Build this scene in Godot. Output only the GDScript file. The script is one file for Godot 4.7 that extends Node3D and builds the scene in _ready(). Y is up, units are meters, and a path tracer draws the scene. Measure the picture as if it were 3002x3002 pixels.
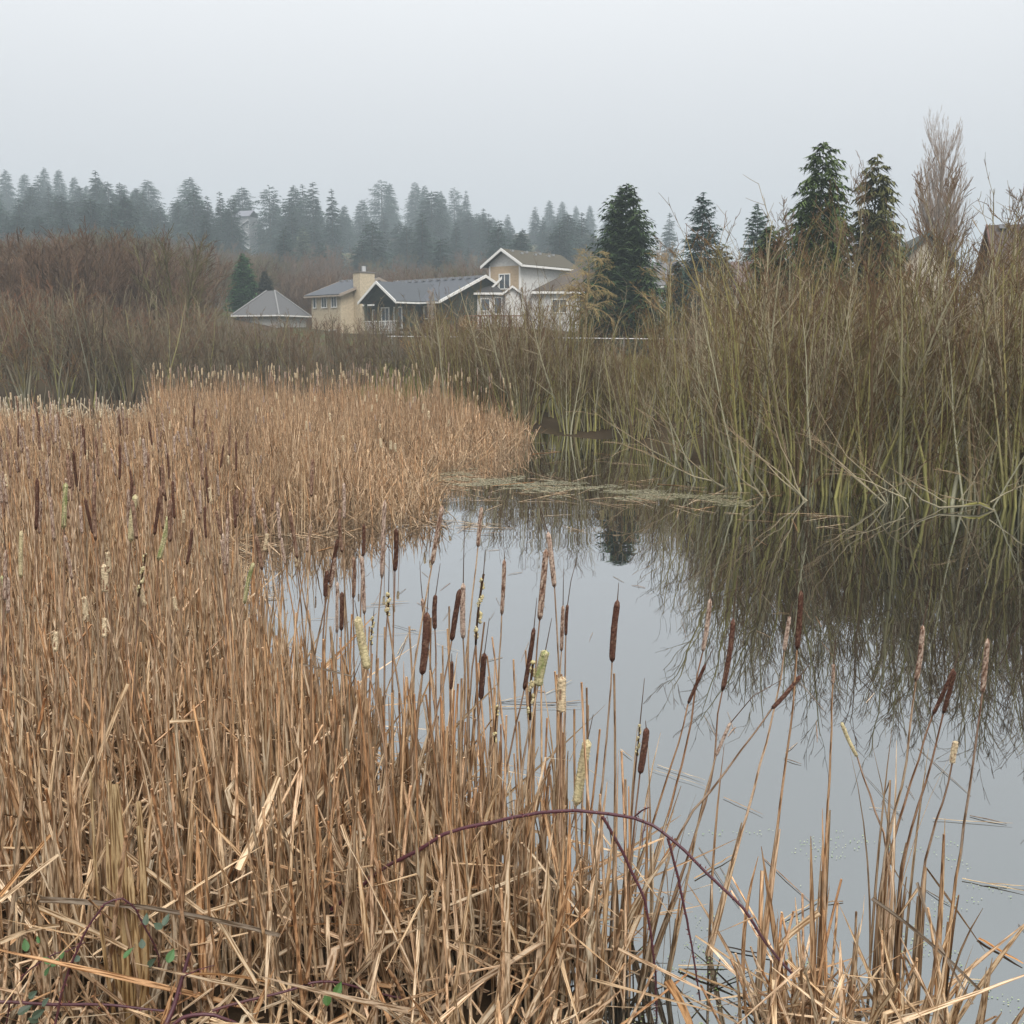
extends Node3D
# A cattail marsh under low cloud: pond, willow thickets, houses and a foggy hill of conifers.

var rng := RandomNumberGenerator.new()
var noise := FastNoiseLite.new()
var M := {}
var used := {}

class MB:
	var v := PackedVector3Array()
	var n := PackedVector3Array()
	var c := PackedColorArray()
	var t := PackedVector2Array()
	var ix := PackedInt32Array()

	# a tapered tube along p; colour runs from c0 to c1
	func tube(p: PackedVector3Array, r: PackedFloat32Array, k: int, c0: Color, c1: Color, v0 := 0.0, cap := false) -> void:
		var m := p.size()
		var first := v.size()
		var side := Vector3.ZERO
		var along := v0
		for i in m:
			var tan := (p[mini(i + 1, m - 1)] - p[maxi(i - 1, 0)]).normalized()
			if i == 0:
				side = tan.cross(Vector3(0.31, 0.22, 0.92)).normalized()
			else:
				side = (side - tan * side.dot(tan)).normalized()
				along += p[i].distance_to(p[i - 1])
			var up := tan.cross(side)
			var col := c0.lerp(c1, float(i) / (m - 1))
			for j in k:
				var a := TAU * j / k
				var d := side * cos(a) + up * sin(a)
				v.append(p[i] + d * r[i])
				n.append(d)
				c.append(col)
				t.append(Vector2(float(j) / k, along))
		for i in m - 1:
			for j in k:
				var a := first + i * k + j
				var b := first + i * k + (j + 1) % k
				ix.append_array([a, b + k, b, a, a + k, b + k])
		if cap:
			for e in [0, m - 1]:
				var mid := v.size()
				v.append(p[e])
				var nn := (p[e] - p[1 if e == 0 else m - 2]).normalized()
				n.append(nn)
				c.append((c0 if e == 0 else c1))
				t.append(Vector2(0.5, v0))
				for j in k:
					v.append(v[first + e * k + j])
					n.append(nn)
					c.append((c0 if e == 0 else c1))
					t.append(Vector2(0.5, v0))
				for j in k:
					if e == 0:
						ix.append_array([mid, mid + 1 + j, mid + 1 + (j + 1) % k])
					else:
						ix.append_array([mid, mid + 1 + (j + 1) % k, mid + 1 + j])

	# a long leaf: a strip folded along its middle, w = half widths, s = side direction at each point
	func blade(p: PackedVector3Array, w: PackedFloat32Array, s: PackedVector3Array, fold: float, c0: Color, c1: Color, v0 := 0.0) -> void:
		var m := p.size()
		var first := v.size()
		var along := v0
		for i in m:
			var tan := (p[mini(i + 1, m - 1)] - p[maxi(i - 1, 0)]).normalized()
			var nn := tan.cross(s[i]).normalized()
			if i > 0:
				along += p[i].distance_to(p[i - 1])
			var col := c0.lerp(c1, float(i) / (m - 1))
			v.append(p[i] - s[i] * w[i])
			v.append(p[i] + nn * (w[i] * fold))
			v.append(p[i] + s[i] * w[i])
			n.append((nn - s[i] * fold).normalized())
			n.append(nn)
			n.append((nn + s[i] * fold).normalized())
			for j in 3:
				c.append(col)
				t.append(Vector2(j * 0.5, along))
		for i in m - 1:
			for j in 2:
				var a := first + i * 3 + j
				ix.append_array([a, a + 1, a + 4, a, a + 4, a + 3])

	func tri(a: Vector3, b: Vector3, d: Vector3, col: Color, nn := Vector3.ZERO) -> void:
		var f := v.size()
		var g := (d - a).cross(b - a).normalized()
		var q := nn if nn != Vector3.ZERO else g
		for x in ([a, b, d] if q.dot(g) >= 0.0 else [a, d, b]):
			v.append(x)
			n.append(q)
			c.append(col)
			t.append(Vector2(x.x, x.y + x.z))
		ix.append_array([f, f + 1, f + 2])

	func quad(a: Vector3, b: Vector3, d: Vector3, e: Vector3, col: Color) -> void:
		tri(a, b, d, col)
		tri(a, d, e, col)

	# a flat polygon pushed along e: a slab with a rim
	func slab(poly: Array, e: Vector3, col: Color) -> void:
		var k := poly.size()
		for i in range(1, k - 1):
			tri(poly[0], poly[i], poly[i + 1], col)
			tri(poly[0] + e, poly[i + 1] + e, poly[i] + e, col)
		for i in k:
			var a: Vector3 = poly[i]
			var b: Vector3 = poly[(i + 1) % k]
			quad(a, a + e, b + e, b, col)

	func box(at: Vector3, size: Vector3, col: Color, b := Basis()) -> void:
		var h := size * 0.5
		slab([at + b * Vector3(-h.x, -h.y, h.z), at + b * Vector3(-h.x, h.y, h.z), at + b * Vector3(h.x, h.y, h.z), at + b * Vector3(h.x, -h.y, h.z)], b * Vector3(0, 0, -size.z), col)

	func join(o: MB, x: Transform3D, tint := Color.WHITE) -> void:
		var f := v.size()
		for i in o.v.size():
			v.append(x * o.v[i])
			n.append((x.basis * o.n[i]).normalized())
			c.append(o.c[i] * tint)
		t.append_array(o.t)
		for i in o.ix:
			ix.append(i + f)

	func mesh(m: Material) -> ArrayMesh:
		var a := []
		a.resize(Mesh.ARRAY_MAX)
		a[Mesh.ARRAY_VERTEX] = v
		a[Mesh.ARRAY_NORMAL] = n
		a[Mesh.ARRAY_COLOR] = c
		a[Mesh.ARRAY_TEX_UV] = t
		a[Mesh.ARRAY_INDEX] = ix
		var o := ArrayMesh.new()
		o.add_surface_from_arrays(Mesh.PRIMITIVE_TRIANGLES, a)
		o.surface_set_material(0, m)
		return o


func R(a: float, b: float) -> float:
	return rng.randf_range(a, b)


func numbered(called: String) -> String:
	var k: int = used.get(called, 0)
	used[called] = k + 1
	return called if k == 0 else "%s_%03d" % [called, k]


func tag(o: Node, label: String, category := "", group := "", kind := "") -> Node:
	o.set_meta("label", label)
	if category:
		o.set_meta("category", category)
	if group:
		o.set_meta("group", group)
	if kind:
		o.set_meta("kind", kind)
	return o


func thing(called: String, label: String, category: String, at := Vector3.ZERO, turn := 0.0, group := "") -> Node3D:
	var o := Node3D.new()
	o.name = numbered(called)
	add_child(o)
	o.position = at
	o.rotation.y = turn
	tag(o, label, category, group)
	return o


func put(called: String, mesh: Mesh, parent: Node = self, x := Transform3D()) -> MeshInstance3D:
	var o := MeshInstance3D.new()
	o.name = numbered(called) if parent == self else called
	o.mesh = mesh
	o.transform = x
	parent.add_child(o, true)
	return o


func struct(called: String, mesh: Mesh, label := "") -> MeshInstance3D:
	var o := put(called, mesh)
	o.set_meta("kind", "structure")
	if label:
		o.set_meta("label", label)
	return o


# many small alike pieces that nobody could count
func mass(called: String, mesh: Mesh, xs: Array, cols: PackedColorArray, label: String, parent: Node = self) -> void:
	var mm := MultiMesh.new()
	mm.transform_format = MultiMesh.TRANSFORM_3D
	mm.use_colors = cols.size() > 0
	mm.mesh = mesh
	mm.instance_count = xs.size()
	for i in xs.size():
		mm.set_instance_transform(i, xs[i])
		if cols.size():
			mm.set_instance_color(i, cols[i])
	var o := MultiMeshInstance3D.new()
	o.multimesh = mm
	o.name = numbered(called) if parent == self else called
	parent.add_child(o, true)
	o.set_meta("kind", "stuff")
	if label:
		o.set_meta("label", label)


func heap(called: String, label: String) -> Node3D:
	var o := Node3D.new()
	o.name = numbered(called)
	add_child(o)
	return tag(o, label, "", "", "stuff")


func pick(a: Array) -> Variant:
	return a[rng.randi() % a.size()]


func table(rows: Array, x: float) -> float:
	if x <= rows[0][0]:
		return rows[0][1]
	for i in range(1, rows.size()):
		if x <= rows[i][0]:
			return lerpf(rows[i - 1][1], rows[i][1], (x - rows[i - 1][0]) / (rows[i][0] - rows[i - 1][0]))
	return rows[-1][1]


func mat(rough: float, tex: Texture2D = null, spec := 0.3) -> StandardMaterial3D:
	var m := StandardMaterial3D.new()
	m.vertex_color_use_as_albedo = true
	m.roughness = rough
	m.metallic_specular = spec
	if tex:
		m.albedo_texture = tex
	return m


func picture(w: int, h: int, f: Callable) -> ImageTexture:
	var im := Image.create(w, h, false, Image.FORMAT_RGB8)
	for y in h:
		for x in w:
			im.set_pixel(x, y, (f.call(x, y) as Color).linear_to_srgb())
	return ImageTexture.create_from_image(im)


# seamless value noise on a torus of the texture's size
func wrapped(x: float, y: float, w: float, h: float, fx: float, fy: float) -> float:
	var a := x / w
	var b := y / h
	var n00 := noise.get_noise_2d(x * fx, y * fy)
	var n10 := noise.get_noise_2d((x - w) * fx, y * fy)
	var n01 := noise.get_noise_2d(x * fx, (y - h) * fy)
	var n11 := noise.get_noise_2d((x - w) * fx, (y - h) * fy)
	return lerpf(lerpf(n00, n10, a), lerpf(n01, n11, a), b)


func materials() -> void:
	noise.seed = 4
	noise.frequency = 1.0
	noise.noise_type = FastNoiseLite.TYPE_SIMPLEX_SMOOTH
	noise.fractal_type = FastNoiseLite.FRACTAL_NONE
	# dry leaf: fibres along the blade, grey weathering and brown spots
	var leaf := picture(64, 512, func(x, y):
		var s := wrapped(x, y, 64, 512, 0.22, 0.006) * 0.5 + wrapped(x + 300, y, 64, 512, 0.5, 0.02) * 0.3
		var w := wrapped(x + 900, y, 64, 512, 0.03, 0.007)
		var sp := smoothstep(0.5, 0.8, wrapped(x + 50, y + 777, 64, 512, 0.3, 0.035))
		var k := clampf(0.86 + 0.26 * s + 0.12 * w, 0.3, 1.0)
		return Color(k, k * (0.97 + 0.02 * w), k * (0.95 + 0.04 * w)).lerp(Color(0.42, 0.33, 0.25), sp * 0.6))
	M.reed = mat(0.7, leaf, 0.35)
	M.reed.uv1_scale = Vector3(1.0, 1.6, 1)
	M.reed.backlight_enabled = true
	M.reed.backlight = Color(0.42, 0.38, 0.32)
	M.stalk = mat(0.6, leaf, 0.4)
	M.stalk.uv1_scale = Vector3(1.0, 2.6, 1)
	# cattail felt: short streaks round and along the head
	var felt := picture(64, 256, func(x, y):
		var a := wrapped(x, y, 64, 256, 0.25, 0.25) * 0.5 + wrapped(x + 99, y, 64, 256, 0.09, 0.05) * 0.5
		var k := clampf(0.82 + 0.35 * a, 0.3, 1.0)
		return Color(k, k * 0.97, k * 0.94))
	M.head = mat(1.0, felt, 0.1)
	M.head.uv1_scale = Vector3(1, 8, 1)
	M.bark = mat(0.9, null, 0.2)
	M.needle = mat(0.75, null, 0.25)
	M.fresh = mat(0.5, null, 0.4)
	M.fresh.backlight_enabled = true
	M.fresh.backlight = Color(0.3, 0.35, 0.2)
	M.cane = mat(0.45, null, 0.45)
	var grit := picture(256, 256, func(x, y):
		var a := wrapped(x, y, 256, 256, 0.03, 0.03) * 0.5 + wrapped(x + 99, y, 256, 256, 0.14, 0.14) * 0.35 + wrapped(x, y + 500, 256, 256, 0.5, 0.5) * 0.25
		var k := clampf(0.78 + 0.3 * a, 0.2, 1.0)
		return Color(k, k, k))
	M.soil = mat(0.95, grit, 0.2)
	M.soil.uv1_triplanar = true
	M.soil.uv1_world_triplanar = true
	M.soil.uv1_scale = Vector3(0.7, 0.7, 0.7)
	M.wall = mat(0.85, grit, 0.25)
	M.wall.uv1_triplanar = true
	M.wall.uv1_scale = Vector3(0.45, 0.45, 0.45)
	M.roof = mat(0.8, grit, 0.3)
	M.roof.uv1_triplanar = true
	M.roof.uv1_scale = Vector3(1.1, 1.1, 1.1)
	M.trim = mat(0.6, null, 0.4)
	M.pane = mat(0.08, null, 0.6)
	M.metal = mat(0.4, null, 0.5)
	M.metal.metallic = 0.6
	# pond: still, dark and clear below, mirror bright at a low angle
	var w := StandardMaterial3D.new()
	w.albedo_color = Color(0.50, 0.53, 0.535)
	w.metallic = 0.96
	w.roughness = 0.015
	w.metallic_specular = 0.7
	w.clearcoat_enabled = true
	w.clearcoat = 1.0
	w.clearcoat_roughness = 0.01
	M.water = w


const CATTAILS := [
	["worn", 4.6, 10.685, 2, true, 1, [-0.566, 0, -0.48, 0.7, -0.377, 1.306, -0.353, 1.434, -0.304, 1.702, -0.297, 1.752], "long greyish brown cattail head leaning right, on the orange stalk beside the thick dark one"],
	["brown", 3.9, 14.236, 2, true, 0, [-0.423, 0, -0.382, 0.817, -0.349, 1.1, -0.342, 1.154, -0.32, 1.401, -0.311, 1.513], "thickest dark brown cattail head of all, smooth, just left of centre over the open water"],
	["brown", 4.3, 9.988, 2, true, 0, [-0.313, 0, -0.317, 0.733, -0.318, 1.043, -0.321, 1.223, -0.317, 1.373, -0.296, 1.504], "short straight brown cattail head with thin curved spike, next right of the thickest one"],
	["brown", 4.1, 10.884, 2, false, 0, [-0.454, 0, -0.337, 0.773, -0.262, 1.107, -0.24, 1.23, -0.206, 1.443], "slanting dark brown cattail head touching a pale grey one beside it"],
	["worn", 4.2, 10.801, 2, true, 2, [-0.234, 0, -0.213, 0.695, -0.192, 1, -0.199, 1.209, -0.197, 1.445, -0.188, 1.698], "pale grey upright cattail head with very long dark spike above it"],
	["worn", 5, 9.955, 2, false, 1, [-0.307, 0, -0.234, 0.778, -0.197, 1.132, -0.163, 1.436, -0.144, 1.632], "slim brown cattail head standing high in front of the water's reflection edge"],
	["rag", 4, 13.937, 2, true, 0, [-0.25, 0, -0.182, 0.776, -0.158, 1.138, -0.141, 1.245, -0.109, 1.525, -0.102, 1.622], "ragged yellow cattail head, fluff spiralling off a dark core, over open water"],
	["worn", 4.5, 8.96, 2, true, 1, [-0.098, 0, -0.072, 0.573, -0.062, 0.9, -0.045, 1.231, -0.033, 1.482, -0.031, 1.518], "slim weathered cattail head standing alone between the ragged yellow and the tall paired ones"],
	["worn", 4.2, 12.543, 2, false, 1, [0.02, 0, 0.08, 0.695, 0.095, 1.075, 0.112, 1.287, 0.138, 1.586], "long weathered brown cattail head, left of the tall crossed pair"],
	["worn", 4.3, 10.702, 2, true, 2, [0.17, 0, 0.202, 0.811, 0.189, 1.196, 0.176, 1.4, 0.148, 1.637, 0.099, 1.791], "tall cattail leaning left, its spike bent over in a long dark arc"],
	["green", 3.8, 16.393, 1, true, 0, [0.039, 0, 0.059, 0.857, 0.096, 1.143, 0.124, 1.282, 0.146, 1.403], "mossy green cattail head with a thin spike, leaning right near the centre"],
	["rag", 3.8, 14.501, 1, false, 0, [0.008, 0, 0.026, 0.717, 0.068, 1.013, 0.079, 1.242], "torn cream and brown cattail head close beside the mossy green one"],
	["brown", 4, 9.291, 1, true, 0, [-0.078, 0, -0.036, 0.629, 0.047, 1.059, 0.086, 1.315, 0.096, 1.431], "thin dark brown cattail head standing left of the torn cream one"],
	["cream", 3.8, 15.762, 1, false, 0, [0.193, 0, 0.182, 0.717, 0.184, 1.041, 0.186, 1.181], "short cream fluffy cattail head, split open, right of the mossy green one"],
	["worn", 4.4, 8.03, 1, true, 1, [0.202, 0, 0.203, 0.933, 0.211, 1.098, 0.217, 1.303, 0.218, 1.46], "narrow weathered cattail head with straight dark spike, right behind the short cream one"],
	["brown", 4.5, 7.466, 1, true, 0, [0.238, 0, 0.233, 0.94, 0.235, 1.14, 0.241, 1.282, 0.282, 1.493], "small brown cattail head with a slanting spike, right of the narrow weathered one"],
	["brown", 3.8, 11.979, 2, true, 0, [0.276, 0, 0.321, 0.576, 0.356, 0.927, 0.37, 1.234, 0.387, 1.473, 0.39, 1.536], "dark brown upright cattail head with clear water on both sides, centre right"],
	["yellow", 3.7, 17.189, 1, true, 0, [0.189, 0, 0.216, 0.603, 0.237, 0.719, 0.276, 0.976, 0.295, 1.07], "plump pale yellow cattail head with black spike, hanging low above the bramble arch"],
	["brown", 3.6, 11.946, 1, true, 0, [0.39, 0, 0.437, 0.705, 0.456, 0.884, 0.477, 1.057, 0.472, 1.083], "dark brown cattail head touching a small yellow one above the bramble bend"],
	["rag", 3.65, 9.084, 1, true, 0, [0.385, 0, 0.445, 0.75, 0.45, 0.932, 0.459, 1.051, 0.472, 1.222], "small ragged yellow cattail head pressed against a brown one above the bramble bend"],
	["brown", 4.2, 6.969, 1, true, 0, [-0.295, 0, -0.258, 0.772, -0.251, 0.996, -0.246, 1.12, -0.246, 1.151], "smallest dark cattail head, short and thin, low beside the thickest one"],
	["brown", 4, 11.283, 2, true, 0, [-0.164, 0, -0.14, 0.776, -0.129, 0.958, -0.122, 1.023, -0.107, 1.213, -0.088, 1.351], "stout dark brown cattail head low behind the leaning stalk, centre of the reeds"],
	["knots", 3.9, 9.706, 2, false, 0, [-0.139, 0, -0.121, 0.564, -0.079, 0.838, -0.067, 0.888, -0.056, 1.037], "bare dark stalk with knots of cream fluff left on it"],
	["brown", 4.9, 10.569, 1, false, 0, [-0.951, 0, -0.912, 0.854, -0.882, 1.217, -0.869, 1.345], "stubby dark brown cattail head near the left end of the open water"],
	["worn", 5, 8.296, 1, true, 1, [-0.937, 0, -0.911, 0.912, -0.875, 1.237, -0.847, 1.388, -0.827, 1.444], "thin pale brown cattail head slanting over the stubby dark one"],
	["worn", 4.8, 7.168, 1, true, 2, [-0.851, 0, -0.827, 0.713, -0.814, 1.065, -0.806, 1.317, -0.807, 1.4], "very narrow greyish cattail head, upright, left side of the open water"],
	["brown", 4.7, 10.138, 1, false, 0, [-0.808, 0, -0.79, 0.749, -0.777, 1.107, -0.77, 1.29], "blotched dark brown cattail head right of the very narrow greyish one"],
	["worn", 4.9, 8.943, 1, true, 0, [-0.782, 0, -0.76, 0.766, -0.75, 1.209, -0.744, 1.413, -0.734, 1.531], "reddish brown cattail head below a long upright stem, left of the pale leaning one"],
	["worn", 4.8, 9.557, 1, false, 2, [-0.704, 0, -0.687, 0.886, -0.685, 1.157, -0.69, 1.433], "pale pinkish cattail head leaning slightly left, left part of the open water"],
	["brown", 5.2, 8.628, 1, false, 0, [-0.73, 0, -0.758, 0.944, -0.742, 1.351, -0.735, 1.517], "small bristly brown cattail head set high in front of the far reed bed's reflection"],
	["worn", 5.2, 10.353, 1, false, 2, [-0.717, 0, -0.678, 0.944, -0.651, 1.235, -0.628, 1.637], "longest pinkish grey cattail head, reaching up across the reed bed's edge"],
	["rag", 4.5, 13.439, 1, true, 0, [-0.591, 0, -0.56, 0.9, -0.542, 1.234, -0.535, 1.33, -0.531, 1.625], "short torn brown and cream cattail head with a long straight spike"],
	["brown", 4.9, 11.382, 1, false, 0, [-0.6, 0, -0.566, 0.941, -0.551, 1.339, -0.542, 1.547], "round topped light brown cattail head in front of the reed bed's dark reflection"],
	["yellow", 4, 16.592, 2, true, 0, [-0.422, 0, -0.508, 0.886, -0.54, 1.045, -0.562, 1.144, -0.598, 1.358, -0.607, 1.421], "pale yellow green cattail head tilted left on a bent dark stalk"],
	["rag", 4.6, 9.922, 1, true, 0, [-0.738, 0, -0.644, 0.866, -0.63, 1.071, -0.616, 1.201, -0.612, 1.242], "small torn brown cattail head behind the tilted yellow green one"],
	["worn", 4, 8.628, 2, true, 2, [0.461, 0, 0.68, 0.776, 0.714, 1.067, 0.741, 1.213, 0.764, 1.429, 0.768, 1.541], "pale brown cattail head at the edge of the branch reflections, right of the clear water"],
	["brown", 3.8, 9.457, 2, true, 0, [0.512, 0, 0.742, 0.76, 0.761, 0.997, 0.781, 1.122, 0.814, 1.404, 0.823, 1.57], "ribbed brown cattail head with long red spike, right of the pale brown one"],
	["brown", 3.9, 6.471, 1, true, 0, [0.367, 0, 0.615, 0.817, 0.672, 1.039, 0.735, 1.198, 0.767, 1.268], "small slanting brown cattail head crossing the stalk of the pale brown one"],
	["brown", 3.6, 7.765, 2, true, 0, [0.458, 0, 0.576, 0.603, 0.734, 0.849, 0.916, 1.125, 1.013, 1.249, 1.043, 1.291], "most steeply leaning cattail, brown head tilted far to the right"],
	["worn", 3.7, 6.139, 1, true, 2, [0.58, 0, 0.692, 0.734, 0.745, 0.91, 0.794, 1.04, 0.991, 1.21], "thin fluffy grey cattail head whose spike bends in a long arc to the right"],
	["worn", 3.9, 7.765, 1, true, 2, [0.767, 0, 1.005, 0.96, 1.031, 1.246, 1.047, 1.385, 1.055, 1.44], "pale pink cattail head close left of the tall brown one"],
	["brown", 3.6, 9.557, 2, false, 0, [0.899, 0, 0.981, 0.846, 0.991, 1.136, 0.997, 1.341, 1.002, 1.555], "tall brown cattail head with a flat top, highest of the right hand group"],
	["worn", 3.6, 6, 1, true, 1, [1.134, 0, 1.142, 0.846, 1.128, 1.217, 1.126, 1.291, 1.132, 1.393], "stalk with hardly any head left, straight and reddish, right of the tall flat topped one"],
	["yellow", 3.6, 6.57, 2, false, 0, [1.35, 0, 1.351, 0.542, 1.302, 0.739, 1.228, 0.947, 1.165, 1.077], "small golden cattail head leaning left, folded, low on the right"],
	["worn", 3.5, 8.711, 2, true, 1, [1.325, 0, 1.312, 0.62, 1.356, 0.889, 1.38, 1.258, 1.392, 1.458, 1.41, 1.581], "long greyish brown cattail head with spike, left of the two that cross"],
	["brown", 3.6, 7.168, 2, true, 0, [1.34, 0, 1.343, 0.467, 1.423, 0.846, 1.486, 1.102, 1.55, 1.275, 1.57, 1.349], "brown cattail head crossing another one, the upper of the crossing pair"],
	["brown", 3.55, 7.657, 2, false, 0, [1.4, 0, 1.39, 0.561, 1.456, 0.867, 1.502, 1.126, 1.533, 1.281], "brown cattail head crossing another one, the lower of the crossing pair"],
	["cream", 3.5, 9.291, 2, false, 0, [1.44, 0, 1.457, 0.587, 1.509, 0.85, 1.523, 0.965, 1.53, 1.047], "short fluffy white cattail head low on the right"],
	["worn", 3.4, 8.462, 2, false, 1, [1.496, 0, 1.515, 0.509, 1.547, 0.932, 1.564, 1.248, 1.569, 1.44], "rightmost cattail of all, greyish brown head on a long leaning stalk"],
	["green", 5.2, 11.216, 1, false, 0, [-2.345, 0, -2.258, 1.124, -2.225, 1.49, -2.199, 1.722], "upright yellow green cattail head high in the left reed bed"],
	["yellow", 5, 13.274, 1, false, 0, [-1.922, 0, -1.878, 1.085, -1.823, 1.461, -1.786, 1.693], "pale yellow cattail head, thick, in the left reed bed"],
	["green", 4.9, 11.382, 1, false, 0, [-1.777, 0, -1.711, 1.025, -1.663, 1.391, -1.602, 1.607], "green topped cattail head slanting right in the left reed bed"],
	["green", 5, 9.126, 1, false, 0, [-1.393, 0, -1.339, 0.909, -1.291, 1.158, -1.239, 1.364], "bright green narrow cattail head at the right edge of the left reed bed"],
	["cream", 4.8, 14.335, 1, false, 0, [-1.965, 0, -1.904, 0.968, -1.881, 1.262, -1.879, 1.397], "cream cattail head with a blunt crumbling top in the left reed bed"],
	["rag", 4.7, 13.257, 1, false, 0, [-1.815, 0, -1.743, 0.914, -1.692, 1.269, -1.649, 1.467], "ragged yellow cattail head with dark core in the left reed bed"],
	["yellow", 5.1, 9.308, 1, false, 0, [-2.492, 0, -2.427, 0.969, -2.407, 1.262, -2.388, 1.501], "straight pale yellow cattail head near the picture's left border"],
	["green", 5, 9.955, 1, false, 0, [-2.491, 0, -2.436, 0.909, -2.429, 1.14, -2.451, 1.299], "greyish green cattail head leaning left at the picture's left border"],
]
const CONIFERS := [
	[-207.003, -435, 69.666, 0, "fog grey conifer cut by the left border on the far hill"],
	[-203.022, -442, 71.157, 0, "pale fog topped conifer, first whole one on the far hill's left end"],
	[-189.536, -429, 67.547, 0, "fog grey conifer, second whole one on the far hill's left end"],
	[-189.865, -448, 72.919, 0, "highest conifer in the fog bound left block, between two lower tips"],
	[-181.515, -442, 71.157, 0, "blurred conifer right beside the highest in the left block"],
	[-170.332, -429, 66.355, 0, "slightly lower conifer towards the right end of the left block"],
	[-163.035, -422, 62.178, 0, "conifer closing the left block of the far hill, at the notch in the skyline"],
	[-117.006, -310, 50.336, 1, "sharp tipped conifer right after the skyline notch, taller than its neighbours"],
	[-111.855, -305, 46.738, 2, "broad conifer leaning on the sharp tipped one after the notch"],
	[-106.811, -300, 45.593, 0, "dark conifer ending the group of three after the notch"],
	[-100.429, -290, 40.782, 1, "small pointed conifer, lower, right after the group of three"],
	[-95.648, -285, 41.182, 1, "slender conifer standing clear with sky on both sides, left of the low gap"],
	[-91.351, -285, 37.727, 2, "lowest tipped conifer in the dip of the skyline left of the foggy house"],
	[-85.118, -280, 38.675, 1, "conifer rising right after the dip of the skyline"],
	[-79.585, -275, 40.588, 2, "large broad conifer, highest between the dip and the foggy house"],
	[-76.224, -275, 38.797, 1, "conifer tucked behind the large broad one"],
	[-71.676, -270, 39.141, 1, "conifer two places left of the foggy house"],
	[-68.539, -268, 37.371, 2, "conifer directly left of the foggy house"],
	[-70.582, -320, 47.73, 3, "wide flat layered conifer directly right of the foggy house"],
	[-63.479, -320, 47.73, 0, "conifer left of a pair with twin tips, right of the foggy house"],
	[-61.784, -325, 48.74, 1, "left tip of the twin tipped pair of conifers"],
	[-56.973, -315, 47.899, 1, "right tip of the twin tipped pair of conifers"],
	[-47.517, -290, 42.537, 1, "narrow dark conifer right of the twin tipped pair"],
	[-55.724, -365, 47.643, 0, "short conifer in the hollow right of the narrow dark one"],
	[-53.146, -389, 52.797, 2, "dim conifer left of the big foggy crown"],
	[-51.012, -430, 65.308, 3, "big foggy crown above the cream chimney's right"],
	[-48.332, -436, 64.971, 0, "foggy conifer half behind the big foggy crown"],
	[-39.953, -454, 67.976, 0, "very faint conifer, left one of three over the slate roofs"],
	[-35.505, -448, 65.862, 0, "very faint conifer, middle one of three over the slate roofs"],
	[-28.406, -436, 62.135, 2, "faint conifer, right one of three over the slate roofs"],
	[-23.209, -442, 64.19, 3, "faint round crowned conifer before the hill drops"],
	[-18.231, -436, 62.135, 1, "last conifer before the hill drops away to the right"],
	[-9.787, -330, 39.907, 0, "low conifer on the falling slope above the white gabled house"],
	[-2.851, -225, 27.551, 2, "darker, nearer conifer left of the white gable's peak"],
	[2.242, -230, 26.166, 0, "small dark conifer just above the white gable's roof"],
	[16.358, -481, 64.267, 0, "ghostly conifer, leftmost of the faded patch left of the big spruce"],
	[22.469, -492, 65.223, 0, "ghostly conifer, second of the faded patch left of the big spruce"],
	[28.684, -492, 63.385, 0, "ghostly conifer, third of the faded patch left of the big spruce"],
	[34.118, -481, 62.022, 0, "ghostly conifer, last of the faded patch, close to the big spruce"],
	[-45.894, -240, 27.651, 4, "single pale green conifer standing lower on the slope above the cream house"],
	[47.42, -330, 41.144, 1, "faint conifer tip right of the big spruce"],
]
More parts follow.
